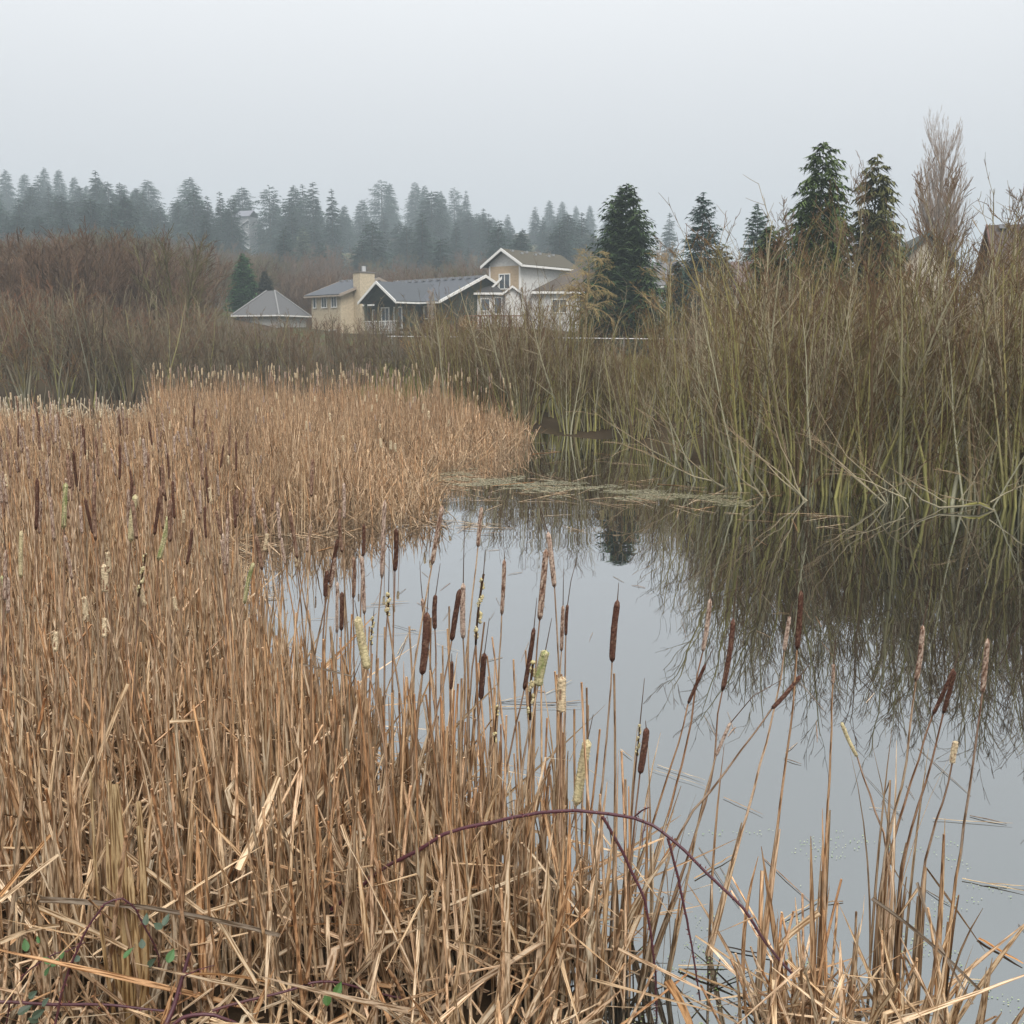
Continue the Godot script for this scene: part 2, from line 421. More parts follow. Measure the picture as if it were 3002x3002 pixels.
const CANES := [
	["long purple bramble cane arching over the water through the centre stalks", 5.2, [-0.682, 0.298, -3.72, -0.595, 0.375, -3.694, -0.463, 0.494, -3.668, -0.356, 0.569, -3.642, -0.245, 0.648, -3.616, -0.095, 0.7, -3.591, 0.006, 0.741, -3.565, 0.101, 0.765, -3.539, 0.217, 0.783, -3.513, 0.335, 0.789, -3.487, 0.41, 0.789, -3.461, 0.476, 0.772, -3.435, 0.55, 0.723, -3.409, 0.616, 0.669, -3.384, 0.699, 0.598, -3.358, 0.783, 0.512, -3.332, 0.857, 0.404, -3.306, 0.942, 0.312, -3.28], [[4, [0.323, 0.734, -3.58, 0.4, 0.591, -3.567, 0.446, 0.501, -3.553, 0.476, 0.437, -3.54, 0.497, 0.309, -3.527, 0.514, 0.173, -3.513, 0.524, -0.051, -3.5]], [3.4, [0.546, 0.688, -3.5, 0.58, 0.564, -3.487, 0.612, 0.409, -3.475, 0.639, 0.277, -3.463, 0.665, 0.099, -3.45]], [2.4, [0.429, 0.767, -3.5, 0.451, 0.802, -3.475, 0.471, 0.829, -3.45]], [1.8, [0.467, 0.745, -3.5, 0.455, 0.712, -3.475, 0.449, 0.678, -3.45]]], []],
	["bramble cane lying level along the lower left edge", 4.2, [-1.735, 0.258, -3.2, -1.688, 0.254, -3.21, -1.6, 0.247, -3.22, -1.463, 0.236, -3.23, -1.281, 0.218, -3.24, -1.142, 0.2, -3.25], [], [[-1.59, 0.253, -3.175, 0.041, 1], [-1.547, 0.239, -3.175, 0.038, 1], [-1.56, 0.307, -3.175, 0.032, 2], [-1.52, 0.281, -3.175, 0.032, 2], [-1.566, 0.215, -3.175, 0.035, 1]]],
	["thick upright purple bramble cane at the bottom left", 6.5, [-1.14, 0.166, -3.15, -1.137, 0.193, -3.188, -1.119, 0.234, -3.225, -1.104, 0.302, -3.262, -1.083, 0.376, -3.3], [[1.6, [-1.077, 0.355, -3.2, -1.015, 0.378, -3.2, -0.971, 0.393, -3.2]]], []],
	["thin dark bramble cane arching over in a hoop at the lower left", 3, [-1.497, 0.166, -3.15, -1.491, 0.206, -3.168, -1.475, 0.285, -3.186, -1.442, 0.399, -3.205, -1.398, 0.499, -3.223, -1.334, 0.584, -3.241, -1.289, 0.598, -3.259, -1.251, 0.558, -3.277, -1.229, 0.481, -3.295, -1.209, 0.405, -3.314, -1.2, 0.349, -3.332, -1.208, 0.283, -3.35], [], [[-1.251, 0.438, -3.2, 0.035, 0], [-1.177, 0.404, -3.2, 0.032, 1], [-1.113, 0.428, -3.2, 0.041, 0], [-1.204, 0.471, -3.2, 0.032, 2], [-1.149, 0.533, -3.2, 0.035, 1], [-1.121, 0.555, -3.2, 0.035, 2], [-1.186, 0.557, -3.2, 0.032, 2]]],
	["short reddish bramble cane bending down at the bottom edge", 4.6, [-1.099, 0.22, -3.1, -1.078, 0.246, -3.11, -1.043, 0.269, -3.12, -0.964, 0.268, -3.13, -0.905, 0.241, -3.14, -0.854, 0.194, -3.15], [], []],
	["red bramble cane with a pair of green leaves near the bottom centre left", 3.4, [-1.001, 0.196, -3.25, -0.912, 0.212, -3.272, -0.806, 0.232, -3.294, -0.749, 0.235, -3.317, -0.672, 0.243, -3.339, -0.604, 0.228, -3.361, -0.534, 0.198, -3.383, -0.439, 0.155, -3.406, -0.343, 0.112, -3.428, -0.256, 0.06, -3.45], [], [[-0.626, 0.209, -3.3, 0.043, 3], [-0.588, 0.244, -3.3, 0.043, 3]]],
	["slim dark bramble sprig with small leaves at the left border", 2.2, [-1.699, 0.114, -3.25, -1.673, 0.252, -3.258, -1.624, 0.33, -3.267, -1.578, 0.359, -3.275, -1.535, 0.383, -3.283, -1.485, 0.387, -3.292, -1.434, 0.411, -3.3], [], [[-1.596, 0.451, -3.225, 0.035, 0], [-1.531, 0.396, -3.225, 0.029, 0], [-1.503, 0.388, -3.225, 0.029, 0], [-1.531, 0.358, -3.225, 0.029, 0], [-1.433, 0.404, -3.225, 0.032, 2], [-1.477, 0.419, -3.225, 0.026, 0], [-1.553, 0.471, -3.225, 0.022, 0]]],
]
const FLOATING := [
	[-0.145, -6.798, 0.174, -6.829, 16, 0, "floating reed bundle's longest straw in mid water"],
	[-0.075, -6.904, 0.443, -6.882, 14, 2, "dark straw in the floating reed bundle in mid water"],
	[-0.129, -6.893, 0.124, -7.046, 10, 0, "pale straw sticking left from the floating reed bundle in mid water"],
	[0.228, -6.861, 0.519, -6.947, 12, 1, "brown straw ending the floating reed bundle on its right"],
	[0.137, -6.777, 0.473, -6.798, 8, 1, "thin straw under the floating reed bundle"],
	[0.235, -7.08, 0.435, -7.373, 9, 0, "pale straw slanting up behind the short cream head"],
	[-1.314, -9.658, -0.966, -9.741, 14, 0, "pale floating straw behind the torn brown head"],
	[-1.347, -9.537, -1.016, -9.638, 10, 1, "tan floating straw just below the pale one left of centre"],
	[-1.883, -9.045, -1.53, -9.154, 9, 0, "thin floating straw among the leftmost stalks"],
	[-1.032, -8.903, -0.782, -8.649, 10, 2, "short dark straw floating left of the thickest head"],
	[-1.171, -8.567, -0.43, -8.732, 6, 0, "long hair thin straw floating behind the thickest head"],
	[-0.626, -8.33, -0.409, -8.091, 6, 0, "hair thin straw slanting beside the smallest head"],
	[-0.894, -8.033, -0.856, -8.732, 7, 0, "pale straw with a bend floating left of the thickest head"],
	[-1.816, -8.284, -1.397, -7.824, 12, 0, "pale leaf floating in the leftmost gap of the reeds"],
	[0.646, -6.058, 0.703, -5.911, 9, 0, "short pale straw alone in the clear water"],
	[0.836, -5.816, 1.07, -5.591, 8, 0, "long pale straw floating right of the clear water's middle"],
	[0.783, -5.762, 1.079, -5.485, 6, 0, "second thinner straw beside the long pale one"],
	[1.13, -5.376, 1.291, -5.156, 9, 1, "tan straw floating between the two right hand groups"],
	[1.868, -5.251, 2.016, -5.2, 6, 0, "thin straw near the golden head"],
	[2.146, -5.113, 2.524, -5.053, 9, 0, "long straw floating level at the right under the branch reflections"],
	[2.039, -4.5, 2.271, -4.382, 13, 0, "pale long straw floating at the right border"],
	[2.106, -4.461, 2.303, -4.424, 12, 0, "second pale straw close above the one at the right border"],
	[1.9, -4.013, 1.995, -3.826, 24, 3, "orange rotting cattail stalk floating at the right border"],
	[1.133, -4.142, 1.385, -4.359, 10, 0, "pale straw floating left of the right hand clump"],
	[0.826, -4.5, 1.053, -4.727, 12, 1, "tan leaf floating under the bramble's right half"],
	[0.86, -3.944, 1.063, -3.862, 16, 2, "black sodden stem floating by the bramble's tip"],
	[0.648, -3.815, 0.875, -3.815, 14, 0, "straight pale straw floating low between the groups"],
	[0.734, -3.661, 0.929, -3.78, 11, 2, "dark stem floating low between the groups"],
	[0.646, -3.798, 0.856, -3.628, 22, 1, "broad tan leaf floating low between the groups"],
	[1.639, -3.763, 1.81, -3.711, 10, 0, "pale straw right of the right hand clump"],
	[0.839, -3.548, 1.13, -3.487, 30, 3, "wide yellow stalk lying at the bottom edge"],
	[0.31, -18.121, 0.834, -17.648, 30, 0, "pale leaf lying on the near side of the green algae"],
	[-0.325, -17.984, 0.408, -18.475, 50, 3, "orange reed bundle lying on the algae"],
	[-1.428, -18.842, -0.59, -17.781, 40, 0, "pale reed litter where the algae meets the reed bed"],
	[2.504, -18.191, 3.007, -17.916, 40, 1, "tan straw at the algae's right end"],
	[0.454, -23.259, 1.12, -23.838, 40, 3, "orange straw floating at the far reed bed's tip"],
	[1.687, -21.874, 2.871, -20.914, 16, 0, "long straw floating in the dark far water"],
	[-2.269, -12.22, -2.074, -12.55, 22, 3, "orange leaf floating in the gap between the reed beds"],
	[-2.711, -13.189, -1.879, -13.456, 14, 0, "pale straw floating before the far bed's front edge"],
	[-2.249, -12.826, -1.364, -13.078, 12, 1, "tan straw floating in the far bed's reflection"],
	[7.846, -17.453, 7.907, -16.252, 14, 0, "pale straw at the right shore"],
	[5.379, -17.137, 5.583, -16.653, 18, 3, "orange straw at the foot of the right thicket"],
]
const BROKEN := [
	[-1.574, 0.57, -3.3, -0.775, 0.44, -3.3, 22, 2, "long grey weathered leaf lying level across the lower left reeds"],
	[-1.401, 0.713, -3.45, -1.06, 0.465, -3.4, 17, 0, "bright straw leaf slanting down to the right at the lower left"],
	[-1.06, 0.465, -3.4, -0.78, 0.47, -3.6, 15, 0, "straw leaf rising right from the bright slanting one, sharing its bend"],
	[-1.585, 0.541, -3.3, -1.312, 0.361, -3.35, 22, 0, "pale leaf below the long grey one, slanting down to the right"],
	[-1.706, 0.583, -3.3, -1.592, 0.726, -3.45, 16, 3, "orange leaf slanting up from the left border"],
	[-1.697, 0.575, -3.28, -1.547, 0.679, -3.4, 14, 0, "yellow straw leaf slanting up just under the orange one at the left border"],
	[-1.692, 0.445, -3.25, -1.515, 0.478, -3.3, 20, 0, "flat tan leaf pointing left at the left border above the bramble"],
	[-0.99, 0.521, -3.6, -0.903, 0.748, -3.9, 30, 0, "broad pale leaf standing slanted in the lower centre left"],
	[-0.924, 0.453, -3.9, -0.704, 0.645, -4.4, 26, 0, "long pale leaf slanting up through the centre left reeds"],
	[-0.661, 0.511, -3.7, -0.478, 0.22, -3.6, 18, 0, "pale flat leaf slanting down right of the lower centre left"],
	[-0.645, 0.599, -3.8, -0.499, 0.256, -3.7, 16, 0, "pinkish leaf slanting down beside the pale flat one"],
	[-1.017, 0.498, -3.35, -0.865, 0.266, -3.3, 18, 0, "straw leaf of the bent pair near the bottom, upper arm"],
	[-1.101, 0.299, -3.3, -0.834, 0.272, -3.3, 14, 3, "orange straw of the bent pair near the bottom, level arm"],
	[-0.861, 0.266, -3.3, -0.734, 0.191, -3.28, 14, 0, "straw of the bent pair near the bottom, lower arm"],
	[-0.849, 0.352, -3.5, -0.435, 0.348, -3.5, 7, 3, "thin level straw crossing the lower centre left"],
	[-1.413, 0.858, -4.2, -1.268, 0.872, -4.2, 14, 0, "short pale broken leaf lying level in the left reeds"],
	[-2.302, 0.875, -4.6, -2.142, 0.778, -4.6, 14, 0, "pale leaf slanting at the left border higher up"],
	[-1.807, 0.693, -4.4, -1.934, 0.777, -4.5, 16, 3, "orange bent leaf peak in the left reeds, left arm"],
	[-0.952, 0.984, -4.6, -0.716, 0.925, -4.6, 10, 2, "grey leaf reaching out level over the water from the left reeds"],
	[0.534, 0.243, -3.35, 0.621, 0.069, -3.3, 30, 3, "orange flat leaf standing slanted low between the two right groups"],
	[1.072, 0.437, -3.45, 0.907, 0.311, -3.4, 26, 0, "broad pale leaf slanting beside the right clump"],
	[1.218, 0.546, -3.35, 1.555, 0.283, -3.2, 14, 2, "long dark stem slanting down through the right clump"],
	[1.387, 0.577, -3.4, 1.514, 0.255, -3.2, 12, 2, "dark stem slanting down at the right clump's far side"],
	[0.924, 0.178, -3.3, 1.299, 0.217, -3.3, 14, 1, "tan straw lying level in the right clump"],
	[-1.616, 0.989, -4.3, -1.731, 0.453, -3.9, 18, 1, "long tan leaf leaning in the left reeds"],
	[-1.075, 0.511, -3.7, -1.311, 0.931, -4.2, 16, 3, "upright orange brown leaf in the left reeds"],
]


# ---- the lie of the land (metres; the pond's surface is y = 0, depth d runs away from the bank along -z)
const SHORE := [[-60, 44], [-15, 42], [-9, 38.5], [-3, 35], [0, 30], [2, 27], [3, 26], [3.35, 21], [3.9, 17.2], [4.6, 16.7], [7.4, 15.5], [12, 13.5], [20, 11], [60, 10]]
const BED := [[2.4, 0.5], [3.45, 0.37], [3.9, 0.33], [4.6, 0.02], [5.1, -0.45], [5.6, -0.93], [6.5, -1.42], [7.7, -1.95], [9, -2.42], [10.6, -2.9], [12, -3.45], [13, -3.95], [13.4, -2.7], [13.9, -1.25], [15.3, -1.2], [17.5, -1.5], [19, -1.55], [21, -0.9], [22.5, -0.3], [24, 0.35], [26, 0.3], [29, -0.1], [32, -1.4], [34, -3]]
const RISE := [[45, 0], [110, 1.8], [160, 4], [230, 12], [300, 22], [450, 46], [900, 62]]


func height(x: float, d: float) -> float:
	var t := x / maxf(d, 1.0)
	var y := clampf((d - table(SHORE, x) - 3.5 * smoothstep(2.0, 4.5, x)) * 0.075, -0.5, 1.3)
	var hill := 1.0 - 0.85 * smoothstep(0.05, 0.22, t)
	var left := smoothstep(-0.12, -0.4, t) * smoothstep(70, 150, d) * 4.5
	y += table(RISE, d) * hill + left
	if d > 45:
		y += noise.get_noise_2d(x * 0.03, d * 0.03) * minf((d - 45) * 0.02, 1.5)
	elif y > 0.1:
		y += noise.get_noise_2d(x * 0.6, d * 0.6) * 0.06
	if d < 13.2 and x < table(BED, d) - 0.25:
		y = 0.03 + noise.get_noise_2d(x * 1.7, d * 1.7) * 0.025
	if d < 3.0:
		y = maxf(y, lerpf(0.75, -0.4, smoothstep(0.4, 3.0, d)))
	return y


func land() -> void:
	var mb := MB.new()
	var ds := [-14.0, -6.0, -2.0]
	var d := 0.0
	while d < 14.0:
		ds.append(d)
		d += 0.35
	while d < 900.0:
		ds.append(d)
		d *= 1.035
	var cols := 150
	for i in ds.size():
		for j in cols + 1:
			var f := (float(j) / cols * 2.0 - 1.0)
			var half := 14.0 + absf(ds[i]) * 0.95
			var x := f * half
			var y := height(x, ds[i])
			mb.v.append(Vector3(x, y, -ds[i]))
			mb.n.append(Vector3.UP)
			var g := noise.get_noise_2d(x * 0.12, ds[i] * 0.12) * 0.5 + 0.5
			var col := Color(0.085, 0.062, 0.036).lerp(Color(0.075, 0.085, 0.03), smoothstep(0.45, 0.8, g))
			if ds[i] < 70.0:
				col = Color(0.07, 0.052, 0.032) * (0.85 + 0.3 * g)
			if ds[i] < 14.0:
				col = Color(0.06, 0.043, 0.026)
			mb.c.append(col)
			mb.t.append(Vector2.ZERO)
	for i in ds.size() - 1:
		for j in cols:
			var a := i * (cols + 1) + j
			mb.ix.append_array([a, a + cols + 1, a + cols + 2, a, a + cols + 2, a + 1])
	for i in range(1, ds.size() - 1):
		for j in range(1, cols):
			var a := i * (cols + 1) + j
			mb.n[a] = (mb.v[a + 1] - mb.v[a - 1]).cross(mb.v[a + cols + 1] - mb.v[a - cols - 1]).normalized()
	struct("ground", mb.mesh(M.soil), "dark marsh ground rising to the hill")
	var wb := MB.new()
	var gx := []
	var gz := []
	for i in 161:
		gx.append(-16.0 + i * 0.2)
	for i in 221:
		gz.append(-0.5 + i * 0.2)
	gx = [-62.0] + gx + [62.0]
	gz = [-12.0] + gz + [46.0]
	for dd in gz:
		for x in gx:
			wb.v.append(Vector3(x, 0, -dd))
			var a := noise.get_noise_2d(x * 1.1, dd * 1.6 + 300.0) * 0.0022 + noise.get_noise_2d(x * 0.35 + 50.0, dd * 0.5) * 0.002
			var b := noise.get_noise_2d(x * 1.1 + 90.0, dd * 1.6) * 0.005 + noise.get_noise_2d(x * 0.35, dd * 0.5 + 70.0) * 0.003
			wb.n.append(Vector3(a, 1, b).normalized())
			wb.c.append(Color.WHITE)
			wb.t.append(Vector2.ZERO)
	for i in gz.size() - 1:
		for j in gx.size() - 1:
			var a: int = i * gx.size() + j
			var k: int = gx.size()
			wb.ix.append_array([a, a + k, a + k + 1, a, a + k + 1, a + 1])
	struct("pond_water", wb.mesh(M.water), "still grey pond water mirroring the sky and the bare thicket")
	# a mown strip between the thicket and the houses
	var lb := MB.new()
	for i in 30:
		for j in 12:
			var q := []
			for k in [[0, 0], [0, 1], [1, 1], [1, 0]]:
				var x: float = -6.0 + (i + k[0]) * 0.6
				var dd: float = 38.0 + (j + k[1]) * 1.1
				q.append(Vector3(x, height(x, dd) + 0.03, -dd))
			lb.quad(q[0], q[1], q[2], q[3], Color(0.11, 0.13, 0.055) * (0.85 + 0.3 * noise.get_noise_2d(i * 0.7, j * 0.9)))
	struct("lawn", lb.mesh(M.soil), "green mown grass behind the thicket")
	var gb := MB.new()
	for i in 14:
		var a := i * 2.4
		var p := Vector3(cos(a), 0, sin(a)) * 0.02 * (i % 4)
		var o := Vector3(cos(a * 1.7), 0, sin(a * 1.7))
		var s := Vector3(-o.z, 0, o.x) * 0.012
		var h := 0.12 + 0.05 * (i % 5)
		gb.tri(p - s, p + s, p + o * 0.06 + Vector3.UP * h, Color(0.9 + 0.1 * (i % 2), 1, 0.8))
	var xs := []
	var cs := PackedColorArray()
	for i in 9000:
		var x := R(-6, 12)
		var dd := R(33, 51)
		xs.append(Transform3D(Basis(Vector3.UP, R(0, TAU)).scaled(Vector3.ONE * R(0.7, 1.6)), Vector3(x, height(x, dd), -dd)))
		cs.append(Color(0.12, 0.145, 0.05).lerp(Color(0.28, 0.22, 0.11), R(0.2, 0.9)))
	mass("grass_tuft", gb.mesh(M.fresh), xs, cs, "short green grass behind the thicket")


# ---- willows
# one stem with its branches and twigs; bark lichen grey green below, brown twigs above
func stem_shape(o: Dictionary) -> MB:
	var mb := MB.new()
	var L: float = o.len
	var seg := 9
	var p := PackedVector3Array()
	var r := PackedFloat32Array()
	var dir := Vector3(sin(o.tilt), cos(o.tilt), 0)
	var at := Vector3.ZERO
	for i in seg + 1:
		p.append(at)
		r.append(lerpf(o.rad, 0.0035 * o.fine, pow(float(i) / seg, 1.1)))
		dir = (dir + Vector3(R(-1, 1), 0, R(-1, 1)) * o.wander + Vector3.UP * o.up).normalized()
		at += dir * L / seg
	mb.tube(p, r, 5, o.low, o.mid)
	for b in o.branches:
		var f := pow(R(o.from, 1.0), 0.85)
		var fi := minf(f * seg, seg - 0.01)
		var i := int(fi)
		var s := p[i].lerp(p[i + 1], fi - i)
		var tan := (p[i + 1] - p[i]).normalized()
		var out := Vector3(R(-1, 1), R(-0.2, 0.2), R(-1, 1)).normalized()
		var bd = (tan * R(0.9, 1.7) * o.steep + out * o.splay).normalized()
		var bl: float = L * o.blen * R(0.5, 1.0) * (1.15 - f * 0.55)
		var bp := PackedVector3Array([s])
		var br := PackedFloat32Array()
		var r0: float = minf(lerpf(o.rad, 0.0035 * o.fine, pow(f, 0.8)) * 0.6, 0.012 * o.fine)
		for k in 5:
			bd = (bd + Vector3(R(-1, 1), R(-0.6, 0.6), R(-1, 1)) * o.wander * 1.6 + Vector3.UP * o.up * 1.6).normalized()
			bp.append(bp[-1] + bd * bl / 5)
		for k in 6:
			br.append(lerpf(r0, 0.0022 * o.fine, k / 5.0))
		mb.tube(bp, br, 4, (o.low as Color).lerp(o.mid, minf(f * 1.4, 1.0)), o.tip)
		for w in o.twigs:
			var q := R(0.25, 1.0) * 4.99
			var ts := bp[int(q)].lerp(bp[int(q) + 1], q - int(q))
			var td = (bd * R(0.6, 1.4) + Vector3(R(-1, 1), R(-0.3, 0.5), R(-1, 1)) * o.splay).normalized()
			var tl: float = bl * R(0.2, 0.5)
			var e = ts + td * tl * 0.55
			var e2 = e + (td + Vector3(R(-1, 1), R(-0.2, 0.6), R(-1, 1)) * 0.35).normalized() * tl * 0.45
			mb.tube(PackedVector3Array([ts, e, e2]), PackedFloat32Array([0.0026 * o.fine, 0.0022 * o.fine, 0.0014 * o.fine]), 3, (o.mid as Color).lerp(o.tip, 0.6), o.tip)
	return mb


func stems(count: int, o: Dictionary) -> Array:
	var out := []
	for i in count:
		var q := o.duplicate()
		q.len = o.len * R(0.75, 1.1)
		q.tilt = R(0.0, 0.12)
		q.rad = o.rad * R(0.55, 1.6)
		var g := R(0.75, 1.3)
		q.low = (o.low as Color).lerp(pick([Color(0.40, 0.39, 0.28), Color(0.36, 0.34, 0.13), Color(0.20, 0.15, 0.09), Color(0.14, 0.10, 0.065)]), R(0.3, 1.0)) * g * o.get("dim", 1.0)
		q.mid = (o.mid as Color).lerp(q.low, R(0.0, 0.6)) * R(0.7, 1.25)
		q.tip = (o.tip as Color).lerp(pick([Color(0.17, 0.085, 0.05), Color(0.16, 0.135, 0.07)]), R(0, 0.4)) * R(0.8, 1.2)
		if i % 5 == 0:
			q.mid = Color(0.33, 0.29, 0.19) * R(0.75, 1.1) * o.get("dim", 1.0)
			q.tip = Color(0.28, 0.22, 0.15) * o.get("dim", 1.0)
		q.low.a = 1.0
		q.mid.a = 1.0
		q.tip.a = 1.0
		out.append(stem_shape(q).mesh(M.bark))
	return out


# a shrub: many stems from one stool, each a part
func shrub(called: String, at: Vector3, kinds: Array, n: int, spread: float, size: float, label: String, group: String, lean := Vector3.ZERO) -> Node3D:
	var o := thing(called, label, "shrub", at, 0.0, group)
	for i in n:
		var a := R(0, TAU)
		var tilt := R(0.05, spread)
		var b := Basis(Vector3.UP, a) * Basis(Vector3(0, 0, 1), -tilt)
		b = b * Basis(Vector3.UP, R(0, TAU))
		if lean != Vector3.ZERO:
			b = Basis(Vector3.UP.cross(lean).normalized(), lean.length()) * b
		var rr := R(0.02, 0.32)
		put("stem", pick(kinds), o, Transform3D(b.scaled(Vector3.ONE * size * R(0.72, 1.12)), Vector3(cos(a) * rr, -0.05, sin(a) * rr)))
	if called == "willow_shrub" and at.z < -40.0:
		for i in 6:
			var a := R(0, TAU)
			put("sprout", pick(kinds), o, Transform3D((Basis(Vector3(cos(a), 0, sin(a)), R(0.1, 0.5)) * Basis(Vector3.UP, R(0, TAU))).scaled(Vector3.ONE * size * R(0.28, 0.55)), Vector3(R(-0.7, 0.7), -0.05, R(-0.4, 0.7))))
	return o


# how high the thickets stand, by bearing (rise over distance above eye level)
const TOPS := [[-0.49, 0.050], [-0.38, 0.043], [-0.29, 0.033], [-0.25, 0.024], [-0.03, 0.023], [0.05, 0.021], [0.075, 0.0], [0.118, -0.002], [0.14, 0.03], [0.166, 0.05], [0.22, 0.056], [0.32, 0.056], [0.365, 0.05], [0.42, 0.066], [0.48, 0.085]]


func grown(x: float, d: float) -> float:
	return clampf((2.4 + table(TOPS, x / d) * d - height(x, d)) / 3.9, 0.22, 1.7)


func willows() -> void:
	var near := {"len": 4.2, "rad": 0.024, "wander": 0.06, "up": 0.02, "fine": 1.7, "branches": 8, "from": 0.25, "steep": 1.0, "splay": 0.8, "blen": 0.30, "twigs": 3, "low": Color(0.29, 0.265, 0.115), "mid": Color(0.165, 0.125, 0.065), "tip": Color(0.105, 0.06, 0.036)}
	var ko := stems(9, near)
	var bushy := near.duplicate()
	bushy.merge({"low": Color(0.165, 0.14, 0.075), "mid": Color(0.105, 0.07, 0.042), "tip": Color(0.10, 0.052, 0.032), "branches": 12, "twigs": 3, "wander": 0.09, "fine": 1.9, "splay": 1.0, "from": 0.12}, true)
	var kb := stems(9, bushy)
	var kn := kb + kb + ko
	var far := near.duplicate()
	far.merge({"len": 4.0, "dim": 0.62, "low": Color(0.11, 0.09, 0.065), "mid": Color(0.15, 0.118, 0.085), "tip": Color(0.135, 0.098, 0.07), "branches": 10, "twigs": 3, "wander": 0.1, "splay": 0.95, "rad": 0.034, "fine": 3.2}, true)
	var kf := stems(10, far)
	var red := far.duplicate()
	red.merge({"low": Color(0.11, 0.08, 0.055), "mid": Color(0.15, 0.09, 0.058), "tip": Color(0.18, 0.088, 0.054)}, true)
	var kr := stems(6, red)
	# right shore: the water's edge row, then rows behind
	var front := [[3.05, 26.2], [3.4, 22.0], [3.75, 18.9], [4.0, 17.6], [4.55, 17.0], [5.1, 16.8], [5.6, 16.55], [6.1, 16.3], [6.6, 16.15], [7.1, 15.95], [7.55, 15.75], [8.1, 15.6]]
	for i in front.size():
		var f: Array = front[i]
		shrub("willow_shrub", Vector3(f[0], maxf(height(f[0], f[1]), -0.1), -f[1]), (kb + ko) if i % 3 else (ko + ko + kb), 20, 0.3, grown(f[0], f[1]) * R(0.8, 1.0), "%s willow shrub from the left along the right waterline, with pale lichened stems" % ["first", "second", "third", "fourth", "fifth", "sixth", "seventh", "eighth", "ninth", "tenth", "eleventh", "twelfth"][i], "willows along the right waterline", Vector3(0.08 if i > 4 else -0.04, 0, 0.05))
		var sprouts: Node3D = get_child(get_child_count() - 1)
		for k in 12:
			var a := R(0, TAU)
			put("sprout", pick(kb), sprouts, Transform3D((Basis(Vector3(cos(a), 0, sin(a)), R(0.1, 0.6)) * Basis(Vector3.UP, R(0, TAU))).scaled(Vector3.ONE * R(0.2, 0.45)), Vector3(R(-0.45, 0.45), -0.05, R(-0.35, 0.35))))
	var rows := [[17.5, 4.9], [18.8, 4.4], [20.2, 4.3], [22.0, 4.2], [24.5, 4.3], [27, 4.0], [30, 4.6], [34, 6.0], [39, 8.0]]
	for q in rows:
		var x: float = q[1]
		while x < q[0] * 0.54 + 1.0:
			var d: float = q[0] + R(-0.7, 0.7)
			var sz := R(0.8, 1.12) * grown(x, d)
			shrub("willow_shrub", Vector3(x, height(x, d), -d), kn, 16, 0.27, sz, "bare brown willow shrub inside the dense thicket on the right", "willows inside the right thicket", Vector3(R(-0.06, 0.12), 0, R(-0.08, 0.08)))
			x += R(0.8, 1.1) * (1.0 + q[0] * 0.012)
	# the low strip between the reed bed and the lawn
	for i in 72:
		var x := R(-3.2, 4.6)
		var d := table(SHORE, x) + R(0.2, 7.0)
		if x > 3.0:
			d = R(27.5, 36)
		shrub("willow_shrub", Vector3(x, height(x, d), -d), kn, 15, 0.3, grown(x, d) * R(0.75, 1.15), "low bare willow shrub between the far reed bed and the fence", "low willows below the fence")
	# the wide thicket on the left
	for q in [[42.5, 0.0], [45, 0.3], [48, 0.2], [52, 0.0], [57, 0.2], [63, 0.1]]:
		var x: float = -q[0] * 0.53
		while x < -q[0] * 0.03 - 1.0:
			var d: float = maxf(q[0] + R(-1.2, 1.2), table(SHORE, x) + 0.4)
			var t := x / d
			var k := kf
			if noise.get_noise_2d(x * 0.11, d * 0.11 + 40) > -0.02:
				k = kr
			shrub("willow_shrub", Vector3(x, height(x, d), -d), k, 13, 0.36, grown(x, d) * R(0.8, 1.15), "bare brown willow shrub in the wide thicket left of the houses" if k == kf else "reddish bare willow shrub in the wide thicket left of the houses", "willows of the left thicket")
			x += R(1.25, 1.75) * (1.0 + (q[0] - 42) * 0.01)
	# scrub farther up the slope reads as one mass
	var big := far.duplicate()
	big.merge({"len": 6.0, "rad": 0.06, "branches": 16, "twigs": 4, "fine": 6.5, "splay": 0.9, "blen": 0.3, "tip": Color(0.13, 0.092, 0.068)}, true)
	for g in [["russet_scrub", Color(1.02, 0.86, 0.76), 0], ["olive_scrub", Color(0.9, 1.0, 0.7), 1], ["brown_scrub", Color(1, 0.9, 0.85), 2]]:
		var q := big.duplicate()
		q.tilt = 0.05
		q.low = (big.low as Color) * g[1]
		q.mid = (big.mid as Color) * g[1]
		q.tip = (big.tip as Color) * g[1]
		var clump := MB.new()
		for i in 5:
			clump.join(stem_shape(q), Transform3D(Basis(Vector3.UP, i * 1.26) * Basis(Vector3(0, 0, 1), -0.3), Vector3(0.3, 0, 0)))
		var xs := []
		var cs := PackedColorArray()
		for i in 1500:
			var d := R(66, 250)
			var t := R(-0.54, 0.12)
			if d < 128 and t > -0.285:
				continue
			var x := t * d
			var nn := noise.get_noise_2d(x * 0.035, d * 0.035 + 7)
			if (0 if nn > 0.16 else (1 if nn < -0.22 else 2)) != g[2]:
				continue
			xs.append(Transform3D(Basis(Vector3.UP, R(0, TAU)).scaled(Vector3.ONE * R(0.7, 1.25)), Vector3(x, height(x, d) - 0.1, -d)))
			var b := R(0.8, 1.2)
			cs.append(Color(b, b, b))
		mass(g[0], clump.mesh(M.bark), xs, cs, "bare %s covering the slope below the conifers" % (g[0] as String).replace("_", " "))


